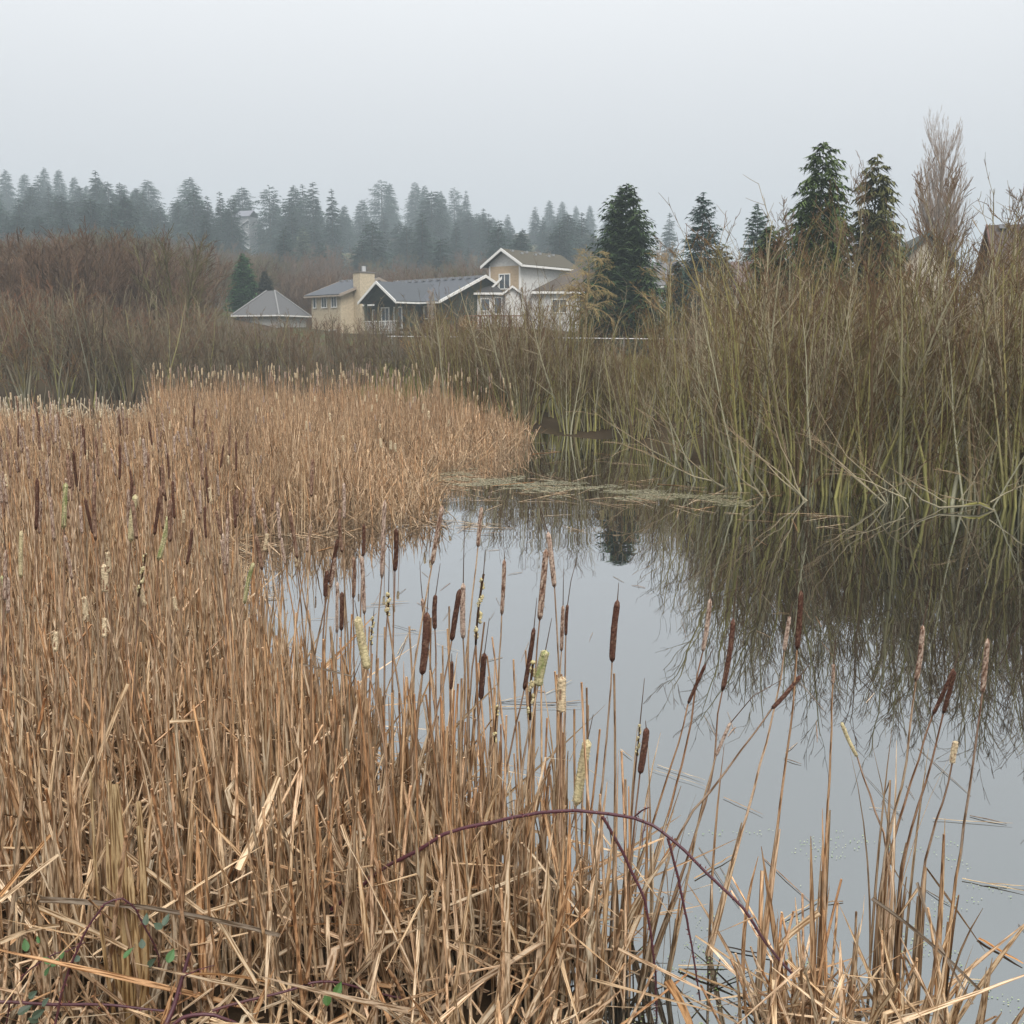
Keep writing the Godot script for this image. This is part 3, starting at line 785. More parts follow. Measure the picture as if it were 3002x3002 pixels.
# ---- evergreens
# crown of drooping sprays: o.h height, o.r widest radius, o.n branches, o.droop, o.gap
func crown_shape(o: Dictionary) -> MB:
	var mb := MB.new()
	var h: float = o.h
	for i in o.n:
		var f := pow(float(i) / o.n, o.get("top", 0.62))
		if R(0, 1) < o.gap:
			continue
		var y: float = h * (1.0 - f * (1.0 - o.bare) + R(-0.025, 0.025) * minf(f * 6.0, 1.0))
		var reach: float = o.r * pow(f, o.get("shape", 0.8)) * R(0.5, 1.15) + 0.02 * h * o.get("spike", 0.5)
		var a = i * 2.39996 + R(-0.5, 0.5)
		var out := Vector3(cos(a), 0, sin(a))
		var across := Vector3(-out.z, 0, out.x)
		var rise: float = o.lift * (1.0 - f) - o.droop * f + R(-0.3, 0.3)
		var b0 := Vector3(0, y, 0)
		var col: Color = (o.col as Color).lerp(o.col2, R(0, 1)) * R(0.75, 1.25)
		col.a = 1.0
		var m: int = o.sprays
		for k in m:
			var g := lerpf(0.12, 1.0, (k + R(0.0, 0.9)) / m)
			var c0 = b0 + out * reach * g + across * reach * R(-0.1, 0.1) + Vector3.UP * (rise * reach * g - o.sag * reach * g * g)
			var wide: float = (reach * 0.34 * (1.15 - g) + o.tuft) * R(0.7, 1.3)
			for s in [-1.0, 1.0]:
				var tipp = c0 + across * s * wide + out * wide * R(0.4, 1.0) + Vector3.UP * (wide * (R(-0.65, 0.1) - o.hang))
				var w = out * o.tuft * R(0.28, 0.5) + Vector3.UP * o.tuft * R(-0.2, 0.2)
				mb.tri(c0 - w, c0 + w, tipp, col, (Vector3.UP + out * 0.7 + across * s * 0.4 + Vector3(R(-0.4, 0.4), 0, R(-0.4, 0.4))).normalized())
			if k == m - 1:
				var e = c0 + out * o.tuft * 1.6 + Vector3.UP * o.tuft * R(-0.5, 0.3)
				mb.tri(c0 - across * o.tuft * 0.4, c0 + across * o.tuft * 0.4, e, col, (Vector3.UP + out).normalized())
	for k in 5:
		var a := k * 1.256
		mb.tri(Vector3(cos(a), 0, sin(a)) * h * 0.006 + Vector3.UP * h * 0.95, Vector3(-sin(a), 0, cos(a)) * h * 0.006 + Vector3.UP * h * 0.95, Vector3.UP * h * 1.01, o.col)
	return mb


func trunk_shape(h: float, r: float, col: Color) -> MB:
	var mb := MB.new()
	var p := PackedVector3Array()
	var rr := PackedFloat32Array()
	for i in 7:
		p.append(Vector3(sin(i * 1.3) * h * 0.002, h * i / 6.0 - 0.1, cos(i * 1.7) * h * 0.002))
		rr.append(lerpf(r, r * 0.08, i / 6.0))
	mb.tube(p, rr, 7, col, col)
	return mb


func evergreen(called: String, at: Vector3, o: Dictionary, label: String, group := "") -> Node3D:
	var t := thing(called, label, "tree", at, 0.0, group)
	put("trunk", trunk_shape(o.h * 0.97, o.h * 0.013, Color(0.11, 0.08, 0.055)).mesh(M.bark), t)
	put("crown", crown_shape(o).mesh(M.needle), t)
	return t


func hill_trees() -> void:
	var fir := {"h": 22.0, "r": 4.4, "n": 520, "shape": 0.6, "droop": 0.55, "lift": 0.35, "gap": 0.08, "bare": 0.03, "sprays": 7, "sag": 0.3, "tuft": 0.32, "hang": 0.35, "col": Color(0.024, 0.05, 0.036), "col2": Color(0.042, 0.068, 0.048)}
	var protos := []
	for i in 5:
		var o := fir.duplicate()
		if i == 1:
			o.merge({"r": 3.4, "gap": 0.2, "tuft": 0.28, "shape": 0.7}, true)
		elif i == 2:
			o.merge({"r": 5.0, "shape": 0.5, "gap": 0.12}, true)
		elif i == 3:
			o.merge({"r": 5.6, "shape": 0.42, "gap": 0.3, "droop": 0.25, "sag": 0.15, "n": 360}, true)
		elif i == 4:
			o.merge({"r": 4.4, "gap": 0.25, "col": Color(0.10, 0.125, 0.085), "col2": Color(0.13, 0.15, 0.10)}, true)
		protos.append([trunk_shape(21.5, 0.3, Color(0.10, 0.075, 0.05)).mesh(M.bark), crown_shape(o).mesh(M.needle)])
	for c in CONIFERS:
		var y := height(c[0], -c[1]) - 0.3
		var k: float = (c[2] - y) / 22.0
		var t := thing("conifer", c[4], "tree", Vector3(c[0], y, c[1]), R(0, TAU), "conifers on the foggy hill")
		t.scale = Vector3(k * R(1.25, 1.7), k, k * R(1.25, 1.7))
		put("trunk", protos[c[3]][0], t)
		put("crown", protos[c[3]][1], t)
	# the trees packed between them, lower on the slope
	for i in 240:
		var d := R(215, 400)
		var t := R(-0.53, 0.09) if i % 3 else R(-0.53, -0.34)
		if t > -0.26 and t < -0.225 and d < 330:
			continue
		var x := t * d
		var o := thing("conifer", "conifer crowded into the misty mass on the far slope, its tip below the skyline", "tree", Vector3(x, height(x, d) - 0.3, -d), R(0, TAU), "conifers on the foggy hill")
		var k := R(0.38, 0.72) * lerpf(1.0, 0.85, smoothstep(230.0, 400.0, d))
		if i % 5 == 0 and d > 300.0 and t < -0.05:
			k = R(0.72, 0.9)
		o.scale = Vector3(k * 1.9, k, k * 1.9)
		var pr: Array = protos[(i * 7) % 3]
		put("trunk", pr[0], o)
		put("crown", pr[1], o)


func yard_trees() -> void:
	var g := {"h": 12.5, "r": 3.8, "n": 1400, "droop": 0.2, "lift": 0.55, "gap": 0.2, "bare": 0.02, "sprays": 9, "sag": 0.2, "tuft": 0.16, "hang": 0.25, "shape": 0.66, "col": Color(0.035, 0.062, 0.026), "col2": Color(0.065, 0.095, 0.035)}
	var d := 70.0
	var y := height(7.2, d)
	g.h = 12.4 - y
	evergreen("spruce_tree", Vector3(7.25, y, -d), g, "large dark green spruce standing right of the white gabled house")
	var o := g.duplicate()
	# [x, z, top y, radius, gap, hang, col, label]
	var rows := [
		[14.6, -84, 13.75, 3.1, 0.12, 0.1, Color(0.035, 0.065, 0.05), "blue green full crowned pine second right of the large spruce"],
		[20.6, -92, 14.0, 2.7, 0.15, 0.1, Color(0.05, 0.085, 0.05), "small pointed green fir between the pine and the tall cedar"],
		[13.35, -47.5, 10.9, 2.5, 0.22, 0.5, Color(0.06, 0.085, 0.03), "tall cedar with drooping fronds and gaps, highest evergreen on the right"],
		[15.7, -47.5, 10.4, 1.9, 0.5, 0.62, Color(0.085, 0.085, 0.035), "thin see through cedar right of the tall cedar"],
		[11.6, -49, 7.6, 1.6, 0.3, 0.62, Color(0.06, 0.08, 0.03), "short cedar at the tall cedar's left foot"],
		[17.1, -50, 8.0, 1.9, 0.3, 0.62, Color(0.065, 0.08, 0.035), "dark low cedar right of the see through one"],
		[15.0, -78, 9.4, 1.9, 0.4, 0.5, Color(0.08, 0.075, 0.035), "brownish thin conifer against the pine's right side"],
		[12.1, -80, 8.3, 1.8, 0.15, 0.3, Color(0.03, 0.05, 0.03), "low dark conifer between the large spruce and the pine"],
		[-30.1, -122, 12.3, 2.6, 0.03, 0.1, Color(0.035, 0.08, 0.025), "dense bright green cone shaped tree behind the grey hip roof"],
		[-27.7, -122, 10.4, 1.7, 0.15, 0.2, Color(0.045, 0.045, 0.03), "dark brownish green bush right beside the cone shaped tree"],
	]
	for r in rows:
		var q := o.duplicate()
		var yy := height(r[0], -r[1])
		q.merge({"h": r[2] - yy, "r": r[3], "gap": r[4], "hang": r[5], "col": r[6], "col2": (r[6] as Color) * 1.7, "n": 700, "tuft": 0.14 if r[5] > 0.45 else 0.17, "sprays": 8}, true)
		if r[5] > 0.45:
			q.merge({"lift": 0.7, "sag": 0.6, "shape": 0.5, "n": 900}, true)
		evergreen("cedar_tree" if r[5] > 0.45 else "fir_tree", Vector3(r[0], yy, r[1]), q, r[7])


# ---- bare trees
func limb(mb: MB, p: Vector3, dir: Vector3, len: float, r: float, level: int, o: Dictionary) -> void:
	var seg := 6 if level < 2 else 4
	var pts := PackedVector3Array([p])
	var rad := PackedFloat32Array([r])
	for i in seg:
		dir = (dir + Vector3(R(-1, 1), R(-0.7, 0.7), R(-1, 1)) * o.curl + Vector3.UP * o.up).normalized()
		pts.append(pts[-1] + dir * len / seg)
		rad.append(maxf(r * (1.0 - 0.8 * (i + 1.0) / seg), 0.003 * o.thick))
	mb.tube(pts, rad, 6 if level == 0 else (4 if level == 1 else 3), (o.cols[level] as Color), (o.cols[mini(level + 1, o.cols.size() - 1)] as Color))
	if level >= o.levels:
		return
	for k in o.kids[level]:
		var f := R(o.from[level], 1.0) * (seg - 0.01)
		var i := int(f)
		var q := pts[i].lerp(pts[i + 1], f - i)
		var tan := (pts[i + 1] - pts[i]).normalized()
		var out := Vector3(R(-1, 1), R(-0.3, 0.3), R(-1, 1)).normalized()
		var shrink: float = lerpf(1.0, o.taper, f / seg)
		limb(mb, q, (tan + out * o.open[level]).normalized(), len * o.ratio[level] * shrink * R(0.7, 1.1), maxf(rad[i] * 0.55, 0.003 * o.thick), level + 1, o)


func bare_tree(called: String, at: Vector3, h: float, o: Dictionary, label: String, group := "") -> Node3D:
	var t := thing(called, label, "tree", at, R(0, TAU), group)
	var trunk := MB.new()
	var crown := MB.new()
	var pts := PackedVector3Array([Vector3(0, -0.1, 0)])
	var rad := PackedFloat32Array([o.rad])
	var dir: Vector3 = o.get("dir", Vector3.UP)
	var th: float = h * o.get("trunk", 0.9)
	for i in 8:
		dir = (dir + Vector3(R(-1, 1), 0, R(-1, 1)) * o.curl * 0.5).normalized()
		pts.append(pts[-1] + dir * th / 8)
		rad.append(maxf(o.rad * (1.0 - 0.9 * (i + 1.0) / 8), 0.006))
	trunk.tube(pts, rad, 8, o.cols[0], o.cols[0])
	for k in o.main:
		var f := pow(R(o.low, 1.0), 0.9) * 7.99
		var i := int(f)
		var out := Vector3(R(-1, 1), R(-0.1, 0.2), R(-1, 1)).normalized()
		limb(crown, pts[i].lerp(pts[i + 1], f - i), (Vector3.UP * o.steep + out).normalized(), h * o.reach * lerpf(1.0, 0.55, f / 8) * R(0.7, 1.1), maxf(rad[i] * 0.5, 0.008), 1, o)
	put("trunk", trunk.mesh(M.bark), t)
	put("crown", crown.mesh(M.bark), t)
	return t


func bare_trees() -> void:
	var brown := [Color(0.27, 0.23, 0.175), Color(0.30, 0.245, 0.19), Color(0.33, 0.26, 0.21), Color(0.35, 0.275, 0.225)]
	var poplar := {"curl": 0.06, "up": 0.16, "levels": 3, "kids": [0, 9, 5, 0], "from": [0, 0.15, 0.1, 0], "open": [0, 0.34, 0.4, 0], "ratio": [0, 0.5, 0.45, 0], "taper": 0.6, "cols": brown, "rad": 0.3, "main": 100, "low": 0.08, "steep": 1.5, "reach": 0.40, "thick": 2.2}
	bare_tree("poplar_tree", Vector3(31.0, height(31.0, 80), -80), 15.7, poplar, "tall narrow bare poplar above the cream gable on the right")
	# leafless shore trees: sinuous upright limbs
	var grey := [Color(0.25, 0.23, 0.15), Color(0.23, 0.20, 0.13), Color(0.20, 0.15, 0.10), Color(0.18, 0.12, 0.08)]
	var shore := {"curl": 0.22, "up": 0.09, "levels": 3, "kids": [0, 6, 4, 0], "from": [0, 0.2, 0.15, 0], "open": [0, 0.6, 0.75, 0], "ratio": [0, 0.5, 0.5, 0], "taper": 0.7, "cols": grey, "rad": 0.055, "main": 11, "low": 0.35, "steep": 1.9, "reach": 0.34, "thick": 1.5}
	var spots := [[8.0, 22.0, 5.5, "tallest forked bare tree of the right thicket, in front of the poplar's left"], [8.8, 21.0, 5.6, "bare twisting tree left of the reddish roof, its limbs against the sky"], [9.6, 20.5, 5.0, "bare tree at the picture's right border with limbs reaching left"], [7.2, 23, 5.7, "bare forked tree in front of the see through cedar"], [6.4, 24.5, 5.0, "bare tree standing in front of the tall cedar's foot"], [10.6, 21.0, 5.0, "bare tree cut by the picture's right border"], [5.6, 24.5, 4.7, "bare yellowish tree in front of the short cedar"]]
	for s in spots:
		bare_tree("bare_tree", Vector3(s[0], height(s[0], s[1]), -s[1]), s[2], shore, s[3], "bare trees rising from the right thicket")
	# twisted golden willow before the spruce
	var gold := shore.duplicate()
	gold.merge({"cols": [Color(0.22, 0.18, 0.10), Color(0.30, 0.24, 0.12), Color(0.34, 0.26, 0.12), Color(0.36, 0.27, 0.12)], "curl": 0.36, "up": -0.17, "steep": 0.8, "reach": 0.42, "main": 34, "low": 0.4, "rad": 0.13, "kids": [0, 9, 7, 0], "thick": 1.5}, true)
	bare_tree("willow_tree", Vector3(4.0, height(4.0, 62), -62), 6.4, gold, "twisted golden willow tree in front of the large spruce's left side")
	var pale := gold.duplicate()
	pale.merge({"cols": [Color(0.28, 0.25, 0.14), Color(0.33, 0.29, 0.16), Color(0.30, 0.23, 0.12), Color(0.30, 0.2, 0.09)], "up": 0.02, "curl": 0.4, "main": 10, "steep": 1.0}, true)
	bare_tree("willow_tree", Vector3(7.6, height(7.6, 52), -52), 5.6, pale, "twisted pale limbed willow tree in front of the large spruce's right side")
	# haze brown birches round the houses
	var birch := poplar.duplicate()
	birch.merge({"thick": 3.0, "steep": 1.3, "reach": 0.3, "main": 22, "low": 0.3, "rad": 0.12, "kids": [0, 7, 5, 0], "open": [0, 0.6, 0.6, 0]}, true)
	for s in [[13.2, 100, 12.5, "greyish bare birch between the large spruce and the pine"], [12.0, 106, 11, "bare birch half behind the large spruce's right edge"], [31.5, 66, 8, "bare tree in front of the brown roofed house on the right"], [3.5, 118, 11.0, "bare tree behind the white house's roof, left of the golden willow"], [-16, 128, 9, "bare tree behind the cream chimney"], [-10, 130, 9, "pale bare tree behind the slate roof's left half"], [-3, 132, 10, "pale bare tree behind the slate roof's right half"], [1.2, 92, 6.0, "bare sapling in front of the white house's porch"], [-6.5, 88, 5.4, "bare sapling in front of the dark olive gable"]]:
		bare_tree("bare_tree", Vector3(s[0], height(s[0], s[1]), -s[1]), s[2] - (3.0 if s[2] > 8 else 1.0), birch, s[3], "bare trees round the houses")
	# domed weeping shrub by the slate roofed house
	var dome := gold.duplicate()
	dome.merge({"cols": [Color(0.16, 0.11, 0.08), Color(0.17, 0.10, 0.08), Color(0.19, 0.09, 0.075), Color(0.2, 0.1, 0.08)], "up": -0.16, "steep": 0.9, "main": 40, "low": 0.7, "reach": 0.75, "curl": 0.1, "trunk": 0.4, "kids": [0, 8, 4, 0], "ratio": [0, 0.55, 0.5, 0], "rad": 0.08}, true)
	bare_tree("weeping_shrub", Vector3(-5.6, height(-5.6, 78), -78), 3.0, dome, "domed purplish brown weeping shrub in front of the slate roofed house")
	var tan := dome.duplicate()
	tan.merge({"cols": [Color(0.3, 0.2, 0.09), Color(0.42, 0.26, 0.10), Color(0.48, 0.29, 0.11), Color(0.5, 0.3, 0.12)], "up": 0.05, "steep": 1.4}, true)
	bare_tree("tawny_bush", Vector3(-4.4, height(-4.4, 48), -48), 1.9, tan, "tawny orange leafless bush below the weeping shrub")
	bare_tree("tawny_bush", Vector3(-3.4, height(-3.4, 86), -86), 2.6, tan, "rusty orange hedge bush beside the wooden deck")


# ---- houses
func part(root: Node, called: String, m: Material, f: Callable) -> MeshInstance3D:
	var mb := MB.new()
	f.call(mb)
	return put(called, mb.mesh(m), root)


func window(root: Node3D, at: Vector3, size: Vector2, turn: float, panes := 2) -> void:
	var b := Basis(Vector3.UP, turn)
	var fr := part(root, "window", M.trim, func(mb):
		var w := size.x
		var h := size.y
		for s in [-1, 1]:
			mb.box(at + b * Vector3(s * w / 2, 0, 0), Vector3(0.1, h + 0.1, 0.1), Color(0.75, 0.74, 0.7), b)
			mb.box(at + b * Vector3(0, s * h / 2, 0), Vector3(w - 0.1, 0.1, 0.1), Color(0.75, 0.74, 0.7), b)
		if panes == 2:
			mb.box(at + b * Vector3(0, 0, -0.005), Vector3(0.07, h - 0.1, 0.08), Color(0.75, 0.74, 0.7), b))
	for k in panes:
		part(fr, "pane", M.pane, func(mb):
			var pw := size.x / panes
			mb.box(at + b * Vector3(-size.x / 2 + pw * (k + 0.5), 0, -0.02), Vector3(pw - 0.1, size.y - 0.1, 0.03), Color(0.08, 0.095, 0.11), b))


# gable roof: ridge along local x from x0 to x1, centre line z = zc, half span w, eave y, ridge y
func gable_roof(root: Node3D, x0: float, x1: float, zc: float, w: float, eave: float, ridge: float, col: Color, fascia: Color, m: Material = null) -> void:
	var roof := part(root, "roof", m if m else M.roof, func(mb):
		for s in [-1.0, 1.0]:
			var nn := Vector3(0, w, s * (ridge - eave)).normalized() * 0.16
			var poly := [Vector3(x0, eave, zc + s * w), Vector3(x0, ridge, zc), Vector3(x1, ridge, zc), Vector3(x1, eave, zc + s * w)]
			if s < 0:
				poly.reverse()
			mb.slab(poly, nn, col))
	for s in [-1.0, 1.0]:
		part(roof, "gutter", M.trim, func(mb): mb.box(Vector3((x0 + x1) / 2, eave - 0.02, zc + s * (w + 0.06)), Vector3(x1 - x0 + 0.04, 0.16, 0.12), fascia))
		for x in [x0 - 0.04, x1 + 0.04]:
			part(roof, "bargeboard", M.trim, func(mb):
				mb.slab([Vector3(x - 0.04, eave - 0.12, zc + s * w), Vector3(x - 0.04, eave + 0.17, zc + s * w), Vector3(x - 0.04, ridge + 0.19, zc), Vector3(x - 0.04, ridge - 0.1, zc)], Vector3(0.08, 0, 0), fascia))
	for i in int((x1 - x0) / 1.15):
		part(roof, "vent", M.metal, func(mb): mb.box(Vector3(x0 + 0.7 + i * 1.15, ridge - 0.02, zc + w * 0.12 * 1.0 + 0.1), Vector3(0.4, 0.22, 0.35), Color(0.3, 0.3, 0.31)))


func gable_block(root: Node3D, x0: float, x1: float, z0: float, z1: float, y0: float, eave: float, ridge: float, col: Color) -> void:
	part(root, "wall", M.wall, func(mb):
		var zc := (z0 + z1) / 2
		mb.slab([Vector3(x0, y0, z1), Vector3(x0, y0, z0), Vector3(x0, eave, z0), Vector3(x0, ridge - 0.03, zc), Vector3(x0, eave, z1)], Vector3(x1 - x0, 0, 0), col))


func houses() -> void:
	var slate := Color(0.10, 0.107, 0.122)
	var white := Color(0.72, 0.71, 0.69)
	var cream := Color(0.62, 0.52, 0.37)
	# grey hip roof
	var a := thing("hip_roof_house", "house with a pale grey hip roof beside the cone shaped tree", "house", Vector3(-24.9, 1.8, -112), deg_to_rad(-22))
	a.scale = Vector3(0.94, 0.92, 0.94)
	part(a, "wall", M.wall, func(mb): mb.box(Vector3(0, 1.85, 0), Vector3(5.4, 3.7, 5.4), Color(0.5, 0.49, 0.46)))
	var ar := part(a, "roof", M.roof, func(mb):
		var e := 3.1
		var lo := [Vector3(-e, 3.7, e), Vector3(e, 3.7, e), Vector3(e, 3.7, -e), Vector3(-e, 3.7, -e)]
		var p := Vector3(-0.5, 6.5, 0)
		var q := Vector3(0.5, 6.5, 0)
		var col := Color(0.14, 0.14, 0.142)
		mb.quad(lo[0], p, q, lo[1], col)
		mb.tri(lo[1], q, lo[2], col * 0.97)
		mb.quad(lo[2], q, p, lo[3], col)
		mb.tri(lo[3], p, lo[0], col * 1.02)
		mb.quad(lo[0], lo[1], lo[2], lo[3], Color(0.4, 0.4, 0.4)))
	for s in [[-1, 1], [1, 1], [1, -1], [-1, -1]]:
		part(ar, "hip_cap", M.roof, func(mb):
			mb.tube(PackedVector3Array([Vector3(s[0] * 3.1, 3.72, s[1] * 3.1), Vector3(s[0] * 0.5, 6.52, 0)]), PackedFloat32Array([0.1, 0.1]), 5, Color(0.27, 0.27, 0.27), Color(0.27, 0.27, 0.27)))
	for s in [-1, 1]:
		part(ar, "gutter", M.trim, func(mb): mb.box(Vector3(0, 3.66, s * 3.14), Vector3(6.3, 0.14, 0.1), white))
		part(ar, "gutter", M.trim, func(mb): mb.box(Vector3(s * 3.14, 3.66, 0), Vector3(0.1, 0.14, 6.1), white))
	# cream house with the chimney; gable end to the right, eave wall to the left
	var b := thing("cream_house", "two storey cream stucco house with a tall square chimney", "house", Vector3(-16.2, 1.8, -116.4), deg_to_rad(-45))
	gable_block(b, -2.6, 2.6, -4.6, 4.6, 0, 5.65, 7.3, cream)
	gable_roof(b, -3.1, 3.1, 0, 5.1, 5.45, 7.28, slate, Color(0.3, 0.25, 0.2))
	for x in [-1.9, -0.2, 1.55]:
		window(b, Vector3(x, 4.85, 4.66), Vector2(0.9 if x > -1 else 0.5, 1.1), 0, 2 if x > -1 else 1)
	window(b, Vector3(1.2, 1.4, 4.66), Vector2(1.3, 1.2), 0)
	var ch := part(b, "chimney", M.wall, func(mb): mb.box(Vector3(3.2, 3.9, 2.0), Vector3(1.15, 7.8, 1.9), cream))
	part(ch, "cap", M.metal, func(mb): mb.box(Vector3(3.2, 7.86, 2.0), Vector3(1.3, 0.12, 2.05), Color(0.25, 0.22, 0.2)))
	part(ch, "flue", M.metal, func(mb): mb.tube(PackedVector3Array([Vector3(3.2, 7.9, 2.0), Vector3(3.2, 8.5, 2.0)]), PackedFloat32Array([0.22, 0.22]), 10, Color(0.6, 0.6, 0.6), Color(0.6, 0.6, 0.6), 0, true))
	# olive house with slate roofs: long block and a gabled porch wing
	var olive := Color(0.052, 0.056, 0.038)
	var c := thing("slate_roof_house", "dark olive house with wide slate roofs and a gabled porch", "house", Vector3(-7.5, 1.8, -112.8), deg_to_rad(-45))
	gable_block(c, -6.4, 6.4, -5.6, 5.6, 0, 4.75, 7.15, olive)
	gable_roof(c, -6.9, 6.9, 0, 6.2, 4.5, 7.15, slate, white)
	part(c, "porch_wall", M.wall, func(mb): mb.slab([Vector3(-1.5, 0, 7.4), Vector3(-1.5, 4.7, 7.4), Vector3(1.08, 6.4, 7.4), Vector3(3.6, 4.7, 7.4), Vector3(3.6, 0, 7.4)], Vector3(0, 0, -1.6), olive))
	var pw := part(c, "porch_roof", M.roof, func(mb):
		for s in [-1.0, 1.0]:
			var nn := Vector3(s * 1.9, 2.8, 0).normalized() * 0.16
			var poly := [Vector3(1.08 + s * 2.95, 4.5, 9.1), Vector3(1.08, 6.45, 9.1), Vector3(1.08, 6.45, 0.8), Vector3(1.08 + s * 2.95, 4.5, 5.6)]
			if s > 0:
				poly.reverse()
			mb.slab(poly, nn, slate * 0.92))
	for s in [-1.0, 1.0]:
		part(pw, "bargeboard", M.trim, func(mb):
			mb.slab([Vector3(1.08 + s * 3.0, 4.38, 9.12), Vector3(1.08 + s * 3.0, 4.66, 9.12), Vector3(1.08, 6.62, 9.12), Vector3(1.08, 6.34, 9.12)], Vector3(0, 0, 0.08), white))
	part(pw, "gutter", M.trim, func(mb): mb.box(Vector3(4.08, 4.48, 7.6), Vector3(0.12, 0.15, 3.0), white))
	part(c, "porch_gable", M.wall, func(mb): mb.slab([Vector3(-1.2, 4.75, 8.6), Vector3(1.08, 6.3, 8.6), Vector3(3.36, 4.75, 8.6), Vector3(2.9, 4.75, 8.6), Vector3(1.08, 5.75, 8.6), Vector3(-0.74, 4.75, 8.6)], Vector3(0, 0, -0.12), Color(0.085, 0.085, 0.06)))
	for x in [-1.35, 3.5]:
		part(c, "porch_post", M.trim, func(mb): mb.box(Vector3(x, 2.25, 8.6), Vector3(0.22, 4.5, 0.22), olive * 1.2))
	part(c, "porch_rail", M.trim, func(mb):
		mb.box(Vector3(1.08, 2.75, 8.75), Vector3(5.2, 0.09, 0.1), white)
		for i in 26:
			mb.box(Vector3(-1.4 + i * 0.2, 2.25, 8.75), Vector3(0.05, 0.92, 0.05), white * 0.8))
	part(c, "porch_deck", M.trim, func(mb): mb.box(Vector3(1.08, 1.66, 8.1), Vector3(5.3, 0.2, 1.7), Color(0.3, 0.28, 0.25)))
	window(c, Vector3(0.3, 3.1, 7.46), Vector2(1.2, 2.0), 0)
	window(c, Vector3(2.3, 3.1, 7.46), Vector2(1.2, 2.0), 0)
	window(c, Vector3(4.75, 3.6, 5.66), Vector2(1.3, 1.2), 0)
	window(c, Vector3(-3.4, 3.3, 5.66), Vector2(1.3, 1.4), 0)
	# white house: tall gabled front, lower wings
	var d := thing("white_house", "white house with a tall beige fronted gable and moss edged brown roof", "house", Vector3(0.55, 1.8, -110), 0)
	var g := Basis(Vector3.UP, deg_to_rad(-38))
	var at := func(x: float, y: float, z: float) -> Vector3: return g * Vector3(x, y, z)
	var brown := Color(0.105, 0.085, 0.068)
	part(d, "tower_wall", M.wall, func(mb):
		mb.slab([at.call(-2.0, 1.0, 2.0), at.call(-2.0, 8.5, 2.0), at.call(0, 9.7, 2.0), at.call(2.0, 8.5, 2.0), at.call(2.0, 1.0, 2.0)], g * Vector3(0, 0, -9), white))
	part(d, "front_panel", M.wall, func(mb): mb.slab([at.call(-1.82, 2.0, 2.01), at.call(-1.82, 8.2, 2.01), at.call(1.82, 8.2, 2.01), at.call(1.82, 2.0, 2.01)], g * Vector3(0, 0, 0.05), Color(0.58, 0.44, 0.30)))
	for s in [-1.0, 1.0]:
		part(d, "corner_board", M.trim, func(mb): mb.box(at.call(s * 1.9, 5.0, 2.06), Vector3(0.16, 6.5, 0.14), white, g))
	var dr := part(d, "roof", M.roof, func(mb):
		for s in [-1.0, 1.0]:
			var nn := g * Vector3(s * 1.6, 2.6, 0).normalized() * 0.15
			var poly := [at.call(s * 2.6, 8.15, 2.6), at.call(0, 9.75, 2.6), at.call(0, 9.75, -7.4), at.call(s * 2.6, 8.15, -7.4)]
			if s > 0:
				poly.reverse()
			mb.slab(poly, nn, Color(0.095, 0.085, 0.06)))
	for s in [-1.0, 1.0]:
		part(dr, "bargeboard", M.trim, func(mb): mb.slab([at.call(s * 2.65, 8.0, 2.62), at.call(s * 2.65, 8.28, 2.62), at.call(0, 9.92, 2.62), at.call(0, 9.64, 2.62)], g * Vector3(0, 0, 0.08), white))
	part(dr, "gutter", M.trim, func(mb): mb.box(at.call(2.66, 8.12, -2.4), Vector3(0.12, 0.2, 10.0), white, g))
	for i in 7:
		part(dr, "vent", M.metal, func(mb): mb.box(at.call(0.35 + 0.3 * (i % 2), 9.72 - 0.18 * (i % 2), 1.4 - i * 1.15), Vector3(0.35, 0.2, 0.35), Color(0.35, 0.35, 0.35), g))
	window(d, at.call(0.0, 6.7, 2.1), Vector2(1.35, 1.45), deg_to_rad(-38))
	# right: lower brown roof and its wall
	part(d, "lower_roof", M.roof, func(mb):
		mb.slab([Vector3(1.35, 5.6, 2.2), Vector3(6.2, 8.2, -2.5), Vector3(6.6, 8.2, -2.5), Vector3(6.6, 5.6, 2.2)], Vector3(0, 0.15, 0), brown))
	part(d, "gutter", M.trim, func(mb): mb.box(Vector3(4.0, 5.6, 2.3), Vector3(5.3, 0.22, 0.14), white))
	part(d, "wing_wall", M.wall, func(mb): mb.box(Vector3(3.8, 2.9, 0.2), Vector3(4.8, 5.2, 3.4), white * 0.85))
	window(d, Vector3(4.2, 4.3, 1.95), Vector2(1.5, 1.3), 0)
	# left: low wing with white rake, porch gablet and door
	part(d, "left_wall", M.wall, func(mb): mb.box(Vector3(-2.6, 2.7, 0.6), Vector3(2.9, 5.2, 3.2), white))
	part(d, "left_gable", M.wall, func(mb): mb.slab([Vector3(-2.8, 5.4, 1.2), Vector3(-1.35, 7.0, 1.2), Vector3(-1.35, 5.4, 1.2)], Vector3(0, 0, -1.5), white))
	part(d, "left_roof", M.roof, func(mb): mb.slab([Vector3(-4.2, 5.5, 2.5), Vector3(-3.1, 6.25, 1.0), Vector3(-2.2, 6.25, 1.0), Vector3(-1.4, 5.5, 2.5)], Vector3(0, 0.14, 0), Color(0.08, 0.075, 0.075)))
	part(d, "gutter", M.trim, func(mb): mb.box(Vector3(-2.8, 5.48, 2.56), Vector3(3.1, 0.2, 0.12), white))
	part(d, "left_rake", M.trim, func(mb): mb.slab([Vector3(-2.95, 5.6, 1.35), Vector3(-2.95, 5.85, 1.35), Vector3(-1.4, 7.4, 1.35), Vector3(-1.4, 7.1, 1.35)], Vector3(0, 0, 0.1), white))
